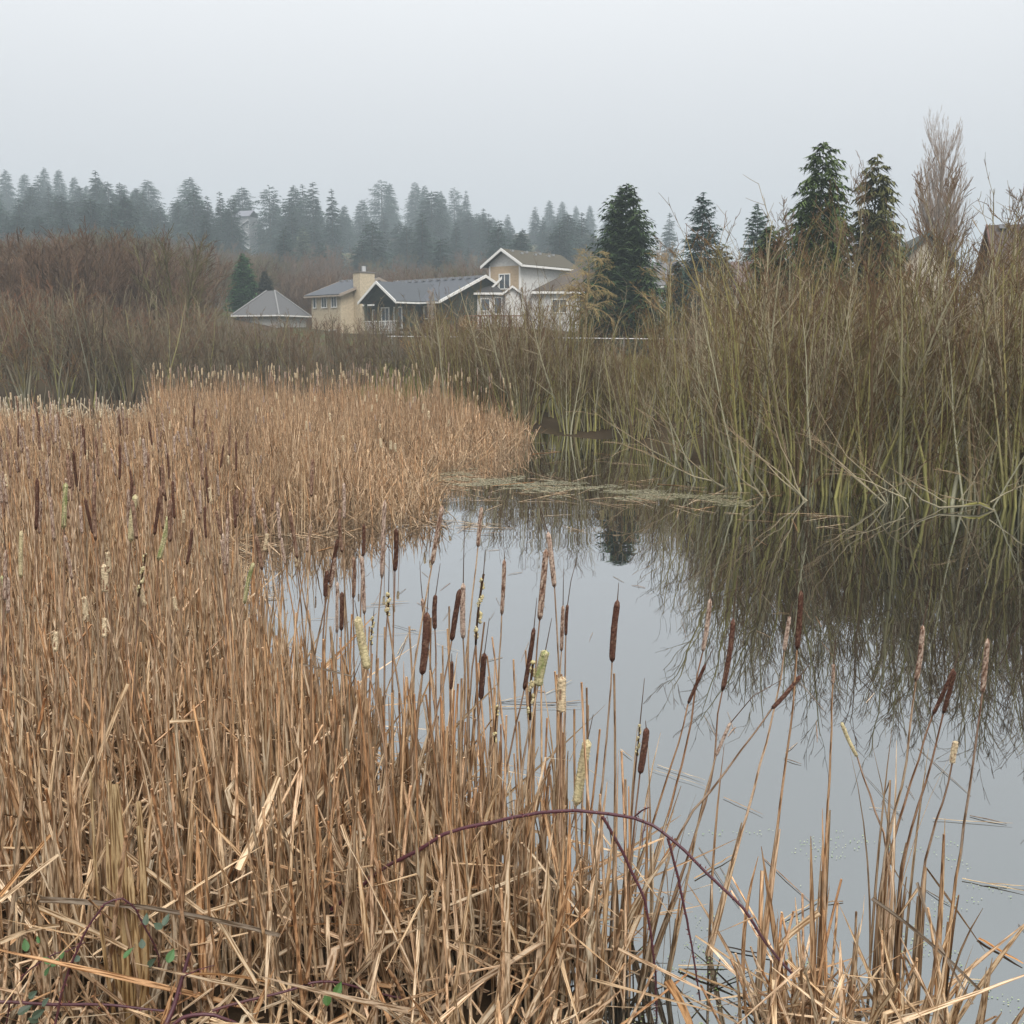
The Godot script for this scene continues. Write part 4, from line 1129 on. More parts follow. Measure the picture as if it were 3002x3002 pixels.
	part(d, "porch_gable", M.wall, func(mb): mb.slab([Vector3(-1.2, 2.0, 3.0), Vector3(-1.2, 5.4, 3.0), Vector3(-0.5, 6.0, 3.0), Vector3(0.2, 5.4, 3.0), Vector3(0.2, 2.0, 3.0)], Vector3(0, 0, -1.4), white))
	for s in [-1.0, 1.0]:
		part(d, "porch_roof", M.roof, func(mb): mb.slab([Vector3(-0.5 + s * 0.95, 5.42, 3.2), Vector3(-0.5, 6.1, 3.2), Vector3(-0.5, 6.1, 1.5), Vector3(-0.5 + s * 0.95, 5.42, 1.5)], Vector3(0, 0.12, 0), Color(0.09, 0.08, 0.06)))
		part(d, "porch_bargeboard", M.trim, func(mb): mb.slab([Vector3(-0.5 + s * 1.0, 5.3, 3.22), Vector3(-0.5 + s * 1.0, 5.52, 3.22), Vector3(-0.5, 6.24, 3.22), Vector3(-0.5, 6.02, 3.22)], Vector3(0, 0, 0.07), white))
	window(d, Vector3(-1.95, 4.3, 2.26), Vector2(0.75, 1.6), 0, 1)
	window(d, Vector3(-3.2, 4.4, 2.26), Vector2(0.9, 1.2), 0, 1)
	var dk := thing("wooden_deck", "red brown wooden deck with railing in front of the white house", "deck", Vector3(-1.6, 1.8, -105.8))
	part(dk, "floor", M.trim, func(mb): mb.box(Vector3(0, 2.1, 0), Vector3(6.0, 0.2, 2.6), Color(0.16, 0.08, 0.055)))
	part(dk, "rail", M.trim, func(mb): mb.box(Vector3(0, 3.25, 1.25), Vector3(6.0, 0.12, 0.16), Color(0.19, 0.085, 0.06)))
	for i in 5:
		part(dk, "post", M.trim, func(mb): mb.box(Vector3(-2.9 + i * 1.45, 1.6, 1.25), Vector3(0.14, 3.3, 0.12), Color(0.17, 0.08, 0.055)))
	for i in 24:
		part(dk, "baluster", M.trim, func(mb): mb.box(Vector3(-2.75 + i * 0.24, 2.7, 1.25), Vector3(0.06, 1.0, 0.05), Color(0.15, 0.075, 0.055)))
	# houses half hidden on the right
	var e := thing("brown_roof_house", "house whose mauve brown roof shows between the pine and the tall cedar", "house", Vector3(17.6, 1.4, -86), deg_to_rad(8))
	gable_block(e, -3.4, 3.4, -3, 3, 0, 5.3, 7.2, Color(0.45, 0.4, 0.36))
	gable_roof(e, -3.8, 3.8, 0, 3.4, 5.15, 7.25, Color(0.17, 0.13, 0.125), Color(0.3, 0.28, 0.26))
	window(e, Vector3(0, 3.6, 3.06), Vector2(1.4, 1.2), 0)
	var w := thing("white_side_house", "white wall of a house behind branches, right of the large spruce", "house", Vector3(12.3, 1.4, -92), deg_to_rad(-30))
	gable_block(w, -2.4, 2.4, -2.2, 2.2, 0, 5.8, 7.6, white)
	gable_roof(w, -2.7, 2.7, 0, 2.6, 5.6, 7.65, Color(0.2, 0.2, 0.21), white)
	window(w, Vector3(0, 4.2, 2.26), Vector2(1.0, 1.2), 0)
	var f := thing("cream_gable_house", "house with a cream gable and dark green roof edge under the poplar", "house", Vector3(26.6, 1.2, -72), deg_to_rad(90 - 10))
	gable_block(f, -4, 4, -1.35, 1.35, 0, 6.3, 7.9, Color(0.62, 0.56, 0.45))
	gable_roof(f, -4.3, 4.3, 0, 1.75, 6.0, 7.95, Color(0.09, 0.10, 0.09), Color(0.05, 0.07, 0.055))
	var h := thing("red_brown_roof_house", "house with a wide red brown roof at the picture's right border", "house", Vector3(31.2, 1.2, -60), deg_to_rad(-14))
	gable_block(h, -4.4, 4.4, -3.4, 3.4, 0, 4.7, 7.6, Color(0.30, 0.23, 0.18))
	gable_roof(h, -4.8, 4.8, 0, 3.9, 4.4, 7.6, Color(0.105, 0.08, 0.07), Color(0.12, 0.06, 0.045))
	window(h, Vector3(-2, 3.2, 3.46), Vector2(1.4, 1.2), 0)
	# faint apartments on the hill
	var k := thing("hillside_apartments", "pale apartment house with outside stairs, faint in the fog between conifers", "house", Vector3(-79, height(-79, 325) - 1.0, -325), deg_to_rad(-20))
	k.scale = Vector3.ONE * 0.6
	part(k, "wall", M.wall, func(mb): mb.box(Vector3(0, 9, 0), Vector3(9, 22, 7), Color(0.24, 0.245, 0.26)))
	part(k, "tower", M.wall, func(mb): mb.box(Vector3(-4.2, 5, 3.6), Vector3(4.5, 14, 3), Color(0.42, 0.37, 0.29)))
	part(k, "roof", M.roof, func(mb):
		mb.slab([Vector3(-5, 20, 4), Vector3(-5, 23, 0), Vector3(5, 23, 0), Vector3(5, 20, 4)], Vector3(0, 0.3, 0), Color(0.22, 0.22, 0.26))
		mb.slab([Vector3(-5, 20, -4), Vector3(5, 20, -4), Vector3(5, 23, 0), Vector3(-5, 23, 0)], Vector3(0, 0.3, 0), Color(0.22, 0.22, 0.26)))
	part(k, "tower_roof", M.roof, func(mb): mb.slab([Vector3(-6.8, 12, 5.6), Vector3(-4.2, 14.2, 3.4), Vector3(-1.6, 12, 5.6)], Vector3(0, 0.2, -1.0), Color(0.25, 0.23, 0.24)))
	for i in 4:
		part(k, "stair", M.trim, func(mb): mb.box(Vector3(1.5, 6.0 + i * 3.6, 4.2), Vector3(6.2, 0.35, 0.9), Color(0.42, 0.42, 0.44), Basis(Vector3(0, 0, 1), 0.5 if i % 2 else -0.5)))
	for i in 3:
		for j in 2:
			window(k, Vector3(-1.5 + j * 4.5, 6 + i * 4.6, 3.56), Vector2(1.6, 1.8), 0)
	# chain link fence along the lawn
	var fe := thing("wire_fence", "low chain link fence with a pale top rail behind the thicket", "fence", Vector3(0, 0, -52))
	var fx0 := -6.0
	part(fe, "rail", M.metal, func(mb): mb.tube(PackedVector3Array([Vector3(fx0, 2.74, 0), Vector3(8.5, 2.6, 0)]), PackedFloat32Array([0.028, 0.028]), 6, Color(0.5, 0.5, 0.5), Color(0.5, 0.5, 0.5)))
	for i in 6:
		var x := fx0 + 0.2 + i * 2.8
		part(fe, "post", M.metal, func(mb): mb.tube(PackedVector3Array([Vector3(x, height(x, 52) - 0.1, 0.03), Vector3(x, 2.72, 0.03)]), PackedFloat32Array([0.035, 0.035]), 6, Color(0.35, 0.35, 0.35), Color(0.35, 0.35, 0.35)))
	var wires := part(fe, "wire_mesh", M.metal, func(mb):
		var i := 0.0
		while i < 15.5:
			for s in [-1.0, 1.0]:
				var x := fx0 + i
				var x1 := clampf(x + s * 1.1, fx0, 8.5)
				var p := Vector3(minf(x, 8.5), 1.5, 0)
				mb.tube(PackedVector3Array([p, Vector3(x1, 1.5 + absf(x1 - p.x), 0)]), PackedFloat32Array([0.004, 0.004]), 3, Color(0.15, 0.15, 0.15), Color(0.15, 0.15, 0.15))
			i += 0.11)
	wires.set_meta("kind", "stuff")


# ---- reeds
const STRAW := [Color(0.67, 0.51, 0.33), Color(0.60, 0.44, 0.275), Color(0.58, 0.35, 0.185), Color(0.50, 0.42, 0.31), Color(0.76, 0.61, 0.44), Color(0.70, 0.52, 0.36), Color(0.36, 0.245, 0.15), Color(0.54, 0.42, 0.29)]


func straw() -> Color:
	var a: Color = pick(STRAW)
	var b: Color = pick(STRAW)
	var c := a.lerp(b, R(0, 0.3)) * R(0.72, 1.3)
	c.a = 1.0
	return c


# one dead leaf of length 1 rising from the origin; kinked ones fold over at a break
func leaf_shape(mb: MB, base: Vector3, len: float, half: float, bend: float, kink: float, turn: float, c0: Color, c1: Color, seg := 7, fold := 0.35) -> void:
	var p := PackedVector3Array()
	var w := PackedFloat32Array()
	var s := PackedVector3Array()
	var dir := Vector3.UP
	var out := Vector3(cos(turn), 0, sin(turn))
	var across := Vector3(-out.z, 0, out.x)
	var twist := R(-0.5, 0.5)
	var at := base
	var broken := false
	for i in seg + 1:
		var f := float(i) / seg
		p.append(at)
		w.append(half * (1.0 if f < 0.5 else lerpf(1.0, 0.12, pow((f - 0.5) * 2.0, 1.6))) * (0.75 + 0.25 * minf(f * 5, 1)))
		s.append(across.rotated(dir.normalized(), twist * f))
		dir = (dir + out * bend / seg * (0.4 + f)).normalized()
		if kink > 0.0 and not broken and f >= kink:
			broken = true
			dir = (out * R(0.6, 1.0) + Vector3.DOWN * R(0.2, 1.2) + across * R(-0.4, 0.4)).normalized()
		at += dir * len / seg
	mb.blade(p, w, s, fold, c0, c1, R(0, 3))


func head_shape(a: Vector3, b: Vector3, r: float, kind: String, tone: int) -> MB:
	var mb := MB.new()
	var soft := kind in ["yellow", "green", "cream"]
	var rings := 30 if soft else 20
	var k := 12
	var axis := (b - a).normalized()
	var side := axis.cross(Vector3(0.2, 0.1, 0.97)).normalized()
	var up := axis.cross(side)
	var dark := Color(0.105, 0.048, 0.030)
	var base := dark
	match kind:
		"brown": base = Color(0.098, 0.052, 0.040) * R(0.75, 1.2)
		"worn": base = [Color(0.19, 0.115, 0.085), Color(0.25, 0.16, 0.12), Color(0.42, 0.32, 0.27)][tone]
		"yellow": base = Color(0.52, 0.45, 0.29)
		"green": base = Color(0.41, 0.39, 0.23)
		"cream": base = Color(0.66, 0.55, 0.38)
		"rag", "knots": base = Color(0.07, 0.042, 0.028)
	base.a = 1.0
	var q := R(0, 100)
	var bend := side * R(-0.025, 0.025) * a.distance_to(b)
	for i in rings + 1:
		var f := float(i) / rings
		var mid := a.lerp(b, f) + bend * sin(f * PI)
		var prof := sqrt(clampf(minf(f, 1.0 - f) * 15.0, 0.0, 1.0)) * (0.93 + 0.07 * sin(f * PI))
		if kind == "rag" or kind == "knots":
			prof = 0.32
		prof = maxf(prof, 0.16)
		for j in k:
			var an := TAU * j / k
			var d := side * cos(an) + up * sin(an)
			var nz := noise.get_noise_3d(d.x * 1.6 + q, f * 9.0, d.z * 1.6)
			if soft:
				nz = nz * 0.6 + noise.get_noise_3d(d.x * 4.0 + q, f * 34.0, d.z * 4.0) * 0.6
			var rough := {"brown": 0.09, "worn": 0.10, "yellow": 0.16, "green": 0.16, "cream": 0.24}.get(kind, 0.1) as float
			mb.v.append(mid + d * r * prof * (1.0 + rough * nz))
			mb.n.append((d + axis * ((f - 0.5) * 1.6 if f < 0.08 or f > 0.92 else 0.0)).normalized())
			var col := base * (1.0 + 0.22 * nz)
			if kind == "worn":
				col = col.lerp(Color(0.50, 0.40, 0.33) if tone else Color(0.35, 0.24, 0.18), smoothstep(0.0, 0.55, nz + 0.15))
				col = col.lerp(dark, smoothstep(0.25, 0.6, -nz))
			elif kind == "brown":
				col = col.lerp(Color(0.30, 0.20, 0.15), smoothstep(0.3, 0.7, noise.get_noise_3d(d.x * 2.0 + q, f * 12.0, d.z * 2.0)) * 0.6)
			elif kind == "yellow" or kind == "green":
				var moss := noise.get_noise_3d(d.x + q, f * 3.0 + 30, d.z)
				col = col.lerp(Color(0.19, 0.25, 0.075), smoothstep(0.0, 0.5, moss) * (0.7 if kind == "green" else 0.25))
				col = col.lerp(Color(0.66, 0.60, 0.36), smoothstep(0.1, 0.5, -moss) * 0.7)
			elif kind == "cream":
				col = col.lerp(dark * 2.0, smoothstep(0.35, 0.5, noise.get_noise_3d(d.x * 2 + q, f * 3.0, d.z * 2)))
			col.a = 1.0
			mb.c.append(col)
			mb.t.append(Vector2(float(j) / k, f * a.distance_to(b)))
	for i in rings:
		for j in k:
			var a0 := i * k + j
			var b0 := i * k + (j + 1) % k
			mb.ix.append_array([a0, b0 + k, b0, a0, a0 + k, b0 + k])
	# seed fluff: lumps on torn heads, loose hairs on all
	if kind == "rag" or kind == "knots":
		var cnt := 150 if kind == "rag" else 40
		for i in cnt:
			var f := (i + R(0, 1)) / cnt
			if kind == "knots" and not (f < 0.28 or (f > 0.72 and f < 1.0)):
				continue
			var an := f * 17.0 + R(-0.9, 0.9)
			if kind == "rag" and sin(f * 15.0 + an * 0.7 + q) > 0.45:
				continue
			var d := side * cos(an) + up * sin(an)
			var c0 := a.lerp(b, f) + d * r * 0.5
			var s := r * R(0.3, 0.62) * (1.25 if kind == "knots" else 1.0)
			var col := Color(0.60, 0.53, 0.28).lerp(Color(0.70, 0.62, 0.42), R(0, 1)) * R(0.75, 1.05)
			col.a = 1.0
			lump(mb, c0, s, col)
	var hairs: int = {"brown": 80, "worn": 140, "yellow": 360, "green": 360, "cream": 360, "rag": 120, "knots": 50}[kind]
	for i in hairs:
		var f := R(0.02, 0.98)
		var an := R(0, TAU)
		var d := side * cos(an) + up * sin(an)
		var c0 := a.lerp(b, f) + bend * sin(f * PI) + d * r * 0.95
		var w := axis.cross(d) * R(0.0006, 0.0013) + axis * R(-0.001, 0.001)
		var col := base.lerp(Color(0.62, 0.52, 0.38), R(0.1, 0.6)) if kind != "brown" else base * R(0.9, 1.8)
		col.a = 1.0
		mb.tri(c0 - w, c0 + w, c0 + (d + axis * R(-0.8, 1.2)).normalized() * r * (R(0.15, 0.55) if soft else R(0.1, 0.35)), col)
	return mb


func lump(mb: MB, at: Vector3, s: float, col: Color) -> void:
	var pts := []
	for d in [Vector3(1, 0, 0), Vector3(-1, 0, 0), Vector3(0, 1, 0), Vector3(0, -1, 0), Vector3(0, 0, 1), Vector3(0, 0, -1)]:
		pts.append(at + d * s * R(0.7, 1.3))
	for t in [[0, 4, 2], [4, 1, 2], [1, 5, 2], [5, 0, 2], [0, 3, 4], [4, 3, 1], [1, 3, 5], [5, 3, 0]]:
		var f := mb.v.size()
		for i in 3:
			mb.v.append(pts[t[i]])
			mb.n.append(((pts[t[i]] as Vector3) - at).normalized())
			mb.c.append(col)
			mb.t.append(Vector2(R(0, 1), R(0, 1)))
		mb.ix.append_array([f, f + 1, f + 2])


# a cattail: stalk, seed head, spike, leaves; axis = points bottom up, the last two (three with a spike) carry head and spike
func cattail(root: Node3D, axis: Array, spike: bool, r: float, kind: String, tone: int, leaf_count: int) -> void:
	var n := axis.size()
	var hb: Vector3 = axis[n - (3 if spike else 2)]
	var ht: Vector3 = axis[n - (2 if spike else 1)]
	var curve := Curve3D.new()
	var low := axis.slice(0, n - (2 if spike else 1))
	for i in low.size():
		var t := ((low[mini(i + 1, low.size() - 1)] as Vector3) - (low[maxi(i - 1, 0)] as Vector3)) * 0.16
		curve.add_point(low[i], -t, t)
	var p := PackedVector3Array()
	var rad := PackedFloat32Array()
	var L := curve.get_baked_length()
	var stem := straw()
	var top := stem.lerp(Color(0.20, 0.10, 0.065), R(0.4, 0.9)) if kind != "worn" or R(0, 1) < 0.5 else stem.lerp(Color(0.33, 0.2, 0.12), 0.6)
	for i in 15:
		p.append(curve.sample_baked(L * i / 14.0) + (Vector3(R(-1, 1), 0, R(-1, 1)) * 0.002 if i > 0 and i < 14 else Vector3.ZERO))
		rad.append(lerpf(0.0078, 0.003, i / 14.0))
	var mb := MB.new()
	mb.tube(p, rad, 6, stem, top, R(0, 4))
	put("stalk", mb.mesh(M.stalk), root)
	put("seed_head", head_shape(hb, ht, r, kind, tone).mesh(M.head), root)
	if spike:
		var tip: Vector3 = axis[n - 1]
		var sb := MB.new()
		var dir := (ht - hb).normalized() * ht.distance_to(tip) * 0.5
		var c2 := Curve3D.new()
		c2.add_point(ht - (ht - hb) * 0.05, Vector3.ZERO, dir * 0.6)
		c2.add_point(tip, (ht + dir - tip) * 0.5, Vector3.ZERO)
		var sp := PackedVector3Array()
		var sr := PackedFloat32Array()
		for i in 7:
			sp.append(c2.sample_baked(c2.get_baked_length() * i / 6.0))
			sr.append(lerpf(0.0023, 0.0011, i / 6.0))
		sb.tube(sp, sr, 5, Color(0.10, 0.065, 0.045), Color(0.14, 0.09, 0.06))
		put("spike", sb.mesh(M.stalk), root)
	for k in leaf_count:
		var lb := MB.new()
		if k % 2 == 0:
			# a sheath that clings to the stalk and ends in a ragged tip
			var f0 := R(0.0, 0.12)
			var f1 := f0 + R(0.25, 0.55)
			var lp := PackedVector3Array()
			var lw := PackedFloat32Array()
			var ls := PackedVector3Array()
			var an := R(0, TAU)
			var off := Vector3(cos(an), 0, sin(an))
			for i in 8:
				var f := lerpf(f0, f1, i / 7.0)
				lp.append(curve.sample_baked(L * f) + off * (0.0075 + 0.012 * pow(i / 7.0, 3.0)))
				lw.append(lerpf(0.0125, 0.003, pow(i / 7.0, 2.0)))
				ls.append(Vector3(-off.z, 0, off.x))
			lb.blade(lp, lw, ls, 0.5, stem * R(0.85, 1.15), straw(), R(0, 3))
		else:
			leaf_shape(lb, curve.sample_baked(0.0) + Vector3(R(-0.03, 0.03), 0, R(-0.03, 0.03)), R(0.55, 1.15), R(0.005, 0.0085), R(-0.1, 0.5), R(0.45, 0.8) if R(0, 1) < 0.45 else 0.0, R(0, TAU), straw(), straw())
		put("leaf", lb.mesh(M.reed), root)


func in_bed(x: float, d: float) -> bool:
	if x > table(BED, d) + noise.get_noise_2d(x * 1.3, d * 1.3) * 0.22 + noise.get_noise_2d(3.0, d * 0.8) * 0.3:
		return false
	if d > 30.5 and x / d < -0.365:
		return false
	return d < 35.0


func reeds() -> void:
	# hand placed cattails
	for c in CATTAILS:
		var q: Array = c[6]
		var d: float = c[1]
		var base := Vector3(q[0], 0, -d)
		var t := thing("cattail", c[7], "cattail", base, 0.0, "cattails that stand out singly")
		var axis := []
		for i in q.size() / 2:
			axis.append(Vector3(q[i * 2] - q[0], q[i * 2 + 1] - (0.06 if i == 0 else 0.0), R(-0.05, 0.05) if i == 1 else 0.0))
		cattail(t, axis, c[4], c[2] / 1000.0, c[0], c[5], 5)
	# the crowd of cattails on the left: twelve shapes, repeated
	var protos := []
	for i in 12:
		var o := Node3D.new()
		o.name = "cattail"
		var h := R(1.22, 1.56)
		var lx := R(-0.16, 0.16)
		var kind: String = ["worn", "brown", "worn", "worn", "worn", "worn", "worn", "brown", "worn", "cream", "worn", "worn"][i]
		var axis := [Vector3(0, -0.05, 0), Vector3(lx * 0.4, h * 0.5, R(-0.04, 0.04)), Vector3(lx, h, R(-0.08, 0.08))]
		var up := (axis[2] - axis[1]).normalized() as Vector3
		axis.append(axis[2] + up * (R(0.13, 0.25) if kind != "cream" else 0.09))
		var spike := i % 3 != 0
		if spike:
			axis.append(axis[3] + up * R(0.04, 0.2) + Vector3(R(-0.03, 0.03), 0, 0))
		cattail(o, axis, spike, R(0.0075, 0.0105), kind, [0, 1, 1, 2][i % 4] if kind == "worn" else 0, 4)
		protos.append([o, kind])
	var n := 0
	var tries := 0
	while n < 205 and tries < 6000:
		tries += 1
		var d := 3.6 + 8.5 * pow(R(0, 1), 0.85)
		var x := R(-0.53 * d, 0.4)
		if x > table(BED, d) - 0.1 or (d < 4.6 and x > -1.2) or (d < 5.2 and R(0, 1) < 0.5):
			continue
		var pr: Array = pick(protos)
		var o: Node3D = pr[0].duplicate()
		o.name = numbered("cattail")
		add_child(o)
		o.position = Vector3(x, 0.0, -d)
		o.rotation = Vector3(R(-0.07, 0.07), R(0, TAU), R(-0.08, 0.08))
		var s := R(0.82, 1.1)
		o.scale = Vector3(1, s, 1)
		var row := "front" if d < 5.6 else ("middle" if d < 8.0 else "rear")
		tag(o, "%s cattail head in the %s of the crowded left reed bed" % [{"worn": "weathered pinkish", "brown": "dark reddish brown", "cream": "short cream"}[pr[1]], row], "cattail", "crowded cattails of the left bed")
		n += 1
	for pr in protos:
		pr[0].free()
	var near_bed := heap("dead_reed_leaves", "dry tan reed leaves crowding the near left bed")
	var clump_bed := heap("clump_reed_leaves", "short dry reed leaves in the clump at the lower right")
	var far_bed := heap("far_reed_leaves", "tawny dead reeds filling the bed across the water")
	# dead leaves: a dozen shapes tinted one by one
	var shapes := []
	for i in 14:
		var mb := MB.new()
		var kink := R(0.4, 0.8) if i % 3 == 0 else 0.0
		leaf_shape(mb, Vector3(0, -0.04, 0), 1.0, R(0.006, 0.0115), R(-0.05, 0.14) if i % 4 else R(0.1, 0.5), kink, R(0, TAU), Color.WHITE, Color(0.93, 0.9, 0.86), 8)
		shapes.append(mb.mesh(M.reed))
	for i in 4:
		var mb := MB.new()
		var p := PackedVector3Array()
		var r := PackedFloat32Array()
		for k in 7:
			p.append(Vector3(sin(k * 0.5 + i) * 0.012, k / 6.0 - 0.04, cos(k * 0.4 + i * 2) * 0.012))
			r.append(lerpf(0.0058, 0.0036, k / 6.0))
		mb.tube(p, r, 5, Color.WHITE, Color(0.8, 0.66, 0.55), i * 0.7, true)
		shapes.append(mb.mesh(M.stalk))
	for s in shapes.size():
		var xs := []
		var cs := PackedColorArray()
		var want := 430
		var k := 0
		while k < want:
			var d := 3.32 + 10.2 * pow(R(0, 1), 0.9)
			var x := R(-0.56 * d, 0.62)
			var edge := table(BED, d)
			if x > edge + noise.get_noise_2d(x * 1.3, d * 1.3) * 0.15:
				continue
			k += 1
			var tall := R(0.5, 1.06) if d < 8.0 else R(0.6, 1.2)
			# short broken leaves near the viewer and at the water's edge
			if d < 4.4:
				tall = R(0.3, 1.0) if x < -0.6 else R(0.3, 0.85)
			elif x > edge - 0.35:
				tall *= R(0.65, 1.05)
			var lean := R(0.0, 0.14) if R(0, 1) < 0.82 else R(0.15, 0.75)
			if x > edge - 0.4:
				lean *= 0.5
			var a := R(0, TAU)
			var b := Basis(Vector3(cos(a), 0, sin(a)), lean) * Basis(Vector3.UP, R(0, TAU))
			var wide := R(0.8, 1.9) if d < 6.0 else R(0.8, 1.4)
			xs.append(Transform3D(b.scaled(Vector3(wide, tall, wide)), Vector3(x, maxf(height(x, d), 0.0), -d)))
			cs.append(straw())
		for m in 16:
			var d := R(3.05, 3.34)
			var a := R(0, TAU)
			xs.append(Transform3D((Basis(Vector3(cos(a), 0, sin(a)), R(0, 0.35)) * Basis(Vector3.UP, R(0, TAU))).scaled(Vector3(1.3, R(0.1, 0.34), 1.3)), Vector3(R(-1.95, 0.3), maxf(height(0.0, d), 0.0), -d)))
			cs.append(straw())
		if s >= 14:
			for m in 26:
				var d := R(3.55, 4.9)
				var x := R(-1.0, 0.5) - (d - 3.55) * 0.35
				xs.append(Transform3D(Basis(Vector3(R(-1, 1), 0, R(-1, 1)).normalized(), R(0, 0.12)).scaled(Vector3(1.15, R(0.8, 1.3), 1.15)), Vector3(x, 0, -d)))
				cs.append(straw())
		mass("reed_leaf", shapes[s], xs, cs, "", near_bed)
	# the clump at the lower right: short leaves round the stalks
	for s in shapes.size():
		var xs := []
		var cs := PackedColorArray()
		for k in 10:
			var c: Array = pick([[0.86, 3.42], [1.0, 3.35], [1.28, 3.28], [1.42, 3.3], [1.12, 3.3]])
			var x: float = c[0] + R(-0.13, 0.13)
			var d: float = c[1] + R(-0.18, 0.12)
			var lean := R(0.0, 0.25) if R(0, 1) < 0.7 else R(0.3, 1.1)
			var a := R(0, TAU)
			var b := Basis(Vector3(cos(a), 0, sin(a)), lean) * Basis(Vector3.UP, R(0, TAU))
			xs.append(Transform3D(b.scaled(Vector3(1.15, R(0.18, 0.55) if R(0, 1) < 0.85 else R(0.5, 0.85), 1.15)), Vector3(x, 0, -d)))
			cs.append(straw() * 1.08)
		mass("reed_leaf", shapes[s], xs, cs, "", clump_bed)
	# fallen leaves lying across one another near the bank
	var lying := []
	var lc := PackedColorArray()
	for k in 170:
		var d := R(3.3, 6.5)
		var x := R(-0.56 * d, table(BED, d) + 0.05)
		var b := Basis(Vector3.UP, R(0, TAU)) * Basis(Vector3(0, 0, 1), R(1.0, 1.65)) * Basis(Vector3.UP, R(0, TAU))
		lying.append(Transform3D(b.scaled(Vector3.ONE * R(0.35, 0.9)), Vector3(x, R(0.05, 0.45) * (1.0 if d < 4.5 else 0.5), -d)))
		lc.append(straw() * R(0.9, 1.2))
	mass("fallen_reed_leaf", shapes[1], lying, lc, "broken reed leaves lying criss cross at the foot of the near bed")
	# the far bed: lighter shapes
	var thin := []
	for i in 9:
		var mb := MB.new()
		leaf_shape(mb, Vector3(0, -0.04, 0), 1.0, R(0.007, 0.0115), R(0.0, 0.7), R(0.5, 0.8) if i % 2 else 0.0, R(0, TAU), Color.WHITE, Color(0.95, 0.92, 0.88), 5)
		thin.append(mb.mesh(M.reed))
	for s in thin.size():
		var xs := []
		var cs := PackedColorArray()
		var k := 0
		while k < 2500:
			var d := R(11.5, 35.0)
			var x := R(-0.55 * d, 0.5)
			if not in_bed(x, d) or noise.get_noise_2d(x * 0.8 + 9, d * 0.8) < R(-1.0, 0.0) - 0.1:
				continue
			k += 1
			var tall := R(0.6, 1.4) * lerpf(0.9, 1.18, smoothstep(18, 33, d)) * (1.0 + 0.36 * noise.get_noise_2d(x * 0.8, d * 0.8)) * lerpf(0.5, 1.0, smoothstep(0.0, 1.5, table(BED, d) - x))
			if x / d < -0.34 and d > 22:
				tall *= lerpf(1.0, 0.3, smoothstep(22, 29, d))
			var lean := R(0.0, 0.2) if R(0, 1) < 0.7 else R(0.2, 0.7)
			var a := R(0, TAU)
			var b := Basis(Vector3(cos(a), 0, sin(a)), lean) * Basis(Vector3.UP, R(0, TAU))
			xs.append(Transform3D(b.scaled(Vector3(1.0, tall, 1.0)), Vector3(x, 0, -d)))
			var c := straw().lerp(Color(0.52, 0.35, 0.215), 0.35) * (0.98 + 0.25 * noise.get_noise_2d(x * 0.5 + 20, d * 0.5))
			cs.append(c)
		mass("reed_leaf", thin[s], xs, cs, "", far_bed)
	# their pale burst heads
	for kind in ["cream", "worn"]:
		var mb := MB.new()
		mb.join(head_shape(Vector3(0, 0.97, 0), Vector3(0, 1.09, 0), 0.017 if kind == "cream" else 0.012, kind, 2), Transform3D())
		mb.tube(PackedVector3Array([Vector3(0, -0.03, 0), Vector3(0.01, 0.5, 0), Vector3(0, 0.98, 0)]), PackedFloat32Array([0.006, 0.005, 0.004]), 4, Color(0.4, 0.25, 0.13), Color(0.4, 0.25, 0.15))
		var xs := []
		var cs := PackedColorArray()
		var k := 0
		while k < 200:
			var d := R(13.0, 35.5) if R(0, 1) < 0.5 else R(28.0, 35.5)
			var x := R(-0.55 * d, 0.4)
			if not in_bed(x, minf(d, 34)):
				continue
			k += 1
			var tall := R(1.0, 1.4) * lerpf(0.92, 1.22, smoothstep(18, 33, d))
			if x / d < -0.34 and d > 22:
				tall *= lerpf(1.0, 0.3, smoothstep(22, 29, d))
			xs.append(Transform3D((Basis(Vector3(R(-1, 1), 0, R(-1, 1)).normalized(), R(0, 0.2)) * Basis(Vector3.UP, R(0, TAU))).scaled(Vector3(1, tall, 1)), Vector3(x, 0, -d)))
			var b := R(0.8, 1.1)
			cs.append(Color(b, b, b))
		mass("far_cattail", mb.mesh(M.head), xs, cs, "pale burst cattail heads dotted over the far reed bed")
	# broken stubs in the small pool at the left
	var stub := MB.new()
	stub.tube(PackedVector3Array([Vector3(0, -0.05, 0), Vector3(0.02, 0.3, 0)]), PackedFloat32Array([0.02, 0.016]), 5, Color(0.55, 0.43, 0.28), Color(0.7, 0.6, 0.45), 0, true)
	var sx := []
	var sc := PackedColorArray()
	for k in 260:
		var d := R(27, 39.5)
		var x := R(-0.53, -0.33) * d
		sx.append(Transform3D((Basis(Vector3(R(-1, 1), 0, R(-1, 1)).normalized(), R(0, 0.5) if k % 5 else R(1.2, 1.5))).scaled(Vector3(1, R(0.6, 2.2), 1)), Vector3(x, 0.02, -d)))
		var b := R(0.7, 1.1)
		sc.append(Color(b, b, b))
	mass("reed_stub", stub.mesh(M.stalk), sx, sc, "broken reed stubs standing in the small pool at the far left")


